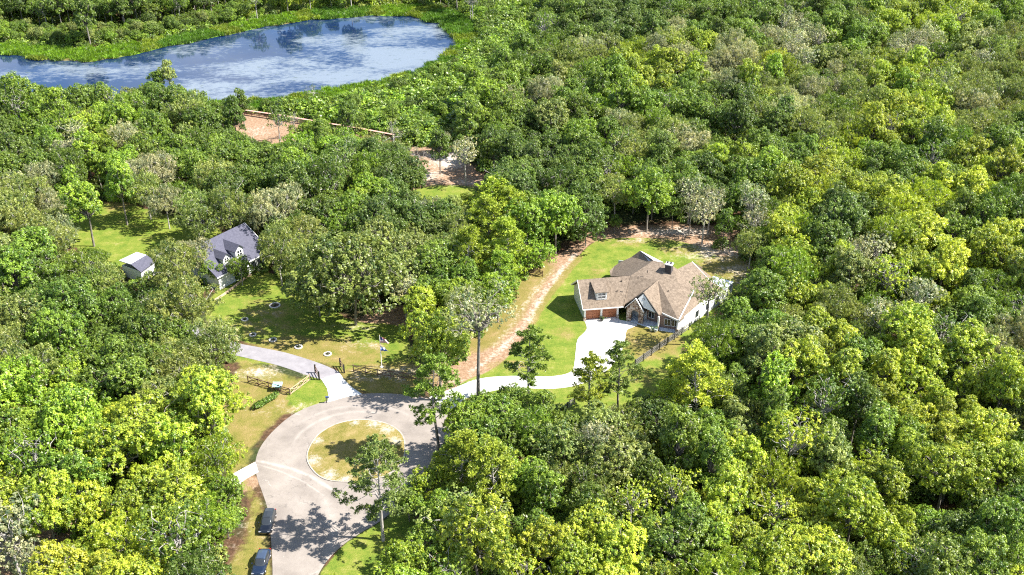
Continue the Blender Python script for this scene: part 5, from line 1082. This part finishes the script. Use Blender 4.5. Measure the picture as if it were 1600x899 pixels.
# flagpole with two limp flags
FP = G3(596.5, 574); o = empty('flagpole', FP); mb = MB(); mb.cyl((0, 0, 0), (0, 0, 6.6), .07, .045, 10); mb.build('pole', M_TRIM, o); mb = MB(); mb.cyl((0, 0, 0), (0, 0, .14), .32, .28, 14); mb.build('base', M_RING, o)
mb = MB(); mb.cyl((0, 0, 6.6), (0, 0, 6.68), .05, .11, 8); mb.cyl((0, 0, 6.68), (0, 0, 6.8), .11, .04, 8); mb.build('finial', mat('gold', (.6, .4, .1), .3, 1.0), o)
tag(o, 'white flagpole standing on the lawn above the brown fence', 'flagpole')
def flag(name, z0, hh, ww, seed, m, lab):
    rgf = np.random.default_rng(seed); nx_, nz_ = 13, 15; V = []; Fq = []
    for j in range(nz_ + 1):
        for i in range(nx_ + 1):
            u_, v_ = i / nx_, j / nz_; x = .05 + ww * u_ * (.55 + .35 * v_); y = .13 * math.sin(u_ * 11 + seed) * u_ + .05 * math.sin(v_ * 6 + u_ * 3); z = z0 - hh * v_ - u_ * (1 - v_ * .6) * hh * .45
            V.append((x, y, z))
    for j in range(nz_):
        for i in range(nx_): a_ = j * (nx_ + 1) + i; Fq.append((a_, a_ + 1, a_ + nx_ + 2, a_ + nx_ + 1))
    me = me_from(name, V, Fq); uv = me.uv_layers.new(name='uv')
    for p in me.polygons:
        for li in p.loop_indices: vi = me.loops[li].vertex_index; uv.data[li].uv = ((vi % (nx_ + 1)) / nx_, 1 - (vi // (nx_ + 1)) / nz_)
    o_ = mesh_obj(name, me, m); o_.location = FP; s_ = o_.modifiers.new('thick', 'SOLIDIFY'); s_.thickness = .012
    tag(o_, lab, 'flag'); return o_
M_US = mat('striped_flag', (.8, .1, .1), .8); n = N(M_US); sx = n.new('ShaderNodeSeparateXYZ'); n.link(n.k.outputs['UV'], sx.inputs[0])
st_ = n.math('GREATER_THAN', n.math('FRACT', n.math('MULTIPLY', sx.outputs[1], 6.5)), .5); c = n.mix(st_, (.42, .015, .025), (.75, .75, .75))
ct = n.math('MULTIPLY', n.math('LESS_THAN', sx.outputs[0], .42), n.math('GREATER_THAN', sx.outputs[1], .46)); n.base(n.mix(ct, c, (.015, .02, .10)))
M_BW = mat('blue_white_flag', (.2, .3, .7), .8); n = N(M_BW); sx = n.new('ShaderNodeSeparateXYZ'); n.link(n.k.outputs['UV'], sx.inputs[0]); n.base(n.mix(n.math('GREATER_THAN', sx.outputs[1], .55), (.10, .20, .62), (.75, .78, .85)))
flag('flag', 6.3, 1.25, 1.7, 2, M_US, 'limp red and white striped flag with blue corner, upper flag on the pole')
flag('flag', 4.35, .95, 1.4, 5, M_BW, 'limp blue and white flag, lower flag on the pole')

# ------------------------------------------------------------------ parked cars
def car(name, paint, roofm, px0, px1, lab, Lc=4.75, Wc=1.86, Hc=1.45, suv=False):
    """px0 rear centre, px1 front centre on the ground"""
    A_, B_ = G3(*px0), G3(*px1); d = (B_ - A_).normalized(); o = empty(name, (A_ + B_) / 2 + up * .02, math.atan2(d.y, d.x)); hl, hw = Lc / 2, Wc / 2
    st = [(-1, .60, .72, .42), (-.965, .84, .90, .30), (-.86, .95, 1.0, .24), (-.72, .985, 1.03, .2), (-.45, 1, 1.0, .2), (0, 1, .97, .2), (.35, 1, .96, .2), (.55, .985, .93, .2), (.75, .96, .86, .2), (.88, .91, .80, .24), (.965, .78, .70, .28), (1, .52, .58, .4)]
    V = []; sec = [(1.0, 0, 0), (1.0, .35, 0), (1.0, .62, 0), (.97, .84, 0), (.86, .96, 0), (.55, 1.0, 0), (0, 1.02, 0)]; sec = sec + [(-a, b, c_) for a, b, c_ in sec[-2::-1]]; k = len(sec)
    for x, wf, zt, zb in st:
        for a, b, _ in sec: V.append((x * hl, a * wf * hw, zb + (zt * .93 - zb) * b))
    Fq = [(i * k + j, i * k + j + 1, (i + 1) * k + j + 1, (i + 1) * k + j) for i in range(len(st) - 1) for j in range(k - 1)]
    Fq += [tuple(range(k)), tuple((len(st) - 1) * k + j for j in range(k))[::-1]] + [(i * k, (i + 1) * k, (i + 1) * k + k - 1, i * k + k - 1) for i in range(len(st) - 1)]
    mb = MB(); mb.add(V, Fq); b_ = mb.build('body', paint, o)
    for p in b_.data.polygons: p.use_smooth = True
    b_.modifiers.new('smooth', 'SUBSURF').levels = 2; b_.modifiers['smooth'].render_levels = 2
    cs = [(-.84, .80, .86, .74), (-.62, .90, Hc - .12, .70), (-.35, .93, Hc, .70), (0, .93, Hc, .70), (.12, .92, Hc - .04, .68), (.50, .84, .84, .74)] if not suv else [(-.92, .84, .90, .76), (-.80, .90, Hc - .14, .72), (-.45, .93, Hc, .72), (0, .93, Hc, .72), (.14, .92, Hc - .05, .70), (.52, .84, .84, .74)]
    V = []; sc2 = [(1, 0), (.93, .45), (.80, .88), (.60, 1.0), (0, 1.03), (-.60, 1.0), (-.80, .88), (-.93, .45), (-1, 0)]; k = len(sc2)
    for x, wf, zt, _ in cs:
        for a, b in sc2: V.append((x * hl, a * wf * hw, .80 + max(zt - .80, .02) * b))
    Fq = [(i * k + j, i * k + j + 1, (i + 1) * k + j + 1, (i + 1) * k + j) for i in range(len(cs) - 1) for j in range(k - 1)] + [tuple(range(k)), tuple((len(cs) - 1) * k + j for j in range(k))[::-1]]
    mb = MB(); mb.add(V, Fq); g_ = mb.build('window_glass', M_GLASS, o)
    for p in g_.data.polygons: p.use_smooth = True
    g_.modifiers.new('smooth', 'SUBSURF').levels = 2; g_.modifiers['smooth'].render_levels = 2
    V = []; rs = [(cs[1][0] + .02, Hc - .11), (cs[2][0], Hc + .012), (0, Hc + .012), (.11, Hc - .03)]
    for x, z in rs:
        for a, dz in ((.74, -.06), (.55, 0), (0, .02), (-.55, 0), (-.74, -.06)): V.append((x * hl, a * .93 * hw, z + dz + .012))
    mb = MB(); mb.add(V, [(i * 5 + j, i * 5 + j + 1, (i + 1) * 5 + j + 1, (i + 1) * 5 + j) for i in range(3) for j in range(4)]); r_ = mb.build('roof_panel', roofm, o); s_ = r_.modifiers.new('t', 'SOLIDIFY'); s_.thickness = .02
    for sy in (-1, 1):
        for x in (-.60, .63):
            mb = MB(); mb.cyl((x * hl, sy * (hw - .20), .33), (x * hl, sy * (hw + .01), .33), .335, .335, 20); w_ = mb.build('tyre', M_BLACK, o); mb = MB(); mb.cyl((x * hl, sy * (hw - .02), .33), (x * hl, sy * (hw + .025), .33), .22, .2, 12); mb.build('rim', mat('rim', (.5, .5, .52), .3, .9), w_)
        mb = MB(); mb.box((.30 * hl, sy * (hw + .09), .98), (.18, .2, .13)); mb.build('mirror', paint, o, bevel=.03)
        mb = MB(); mb.box((.925 * hl, sy * hw * .66, .645), (.22, .36, .10), -sy * .35); mb.build('headlight', mat('headlight', (.22, .23, .25), .15), o, bevel=.02)
        mb = MB(); mb.box((-.955 * hl, sy * hw * .66, .74), (.12, .40, .12), sy * .25); mb.build('tail_light', mat('tail_light', (.35, .01, .01), .2), o, bevel=.02)
    tag(o, lab, 'car', 'cars parked on the verge')
M_CARB = mat('black_paint', (.008, .009, .012), .10, .2, .8); M_CARB.node_tree.nodes['Principled BSDF'].inputs['Coat Weight'].default_value = 1
M_CARN = mat('navy_paint', (.02, .035, .07), .12, .5, .8); M_CARN.node_tree.nodes['Principled BSDF'].inputs['Coat Weight'].default_value = 1
M_ROOFG = mat('blue_grey_roof', (.10, .14, .21), .15, .6, .8)
car('parked_car', M_CARB, M_GLASS, (424.5, 799), (412.5, 841), 'black car with dark glass roof, farther one of the two on the verge', suv=True)
car('parked_car', M_CARN, M_ROOFG, (416.5, 860), (401, 908), 'blue-grey car cut by the bottom edge, nearer one of the two on the verge')
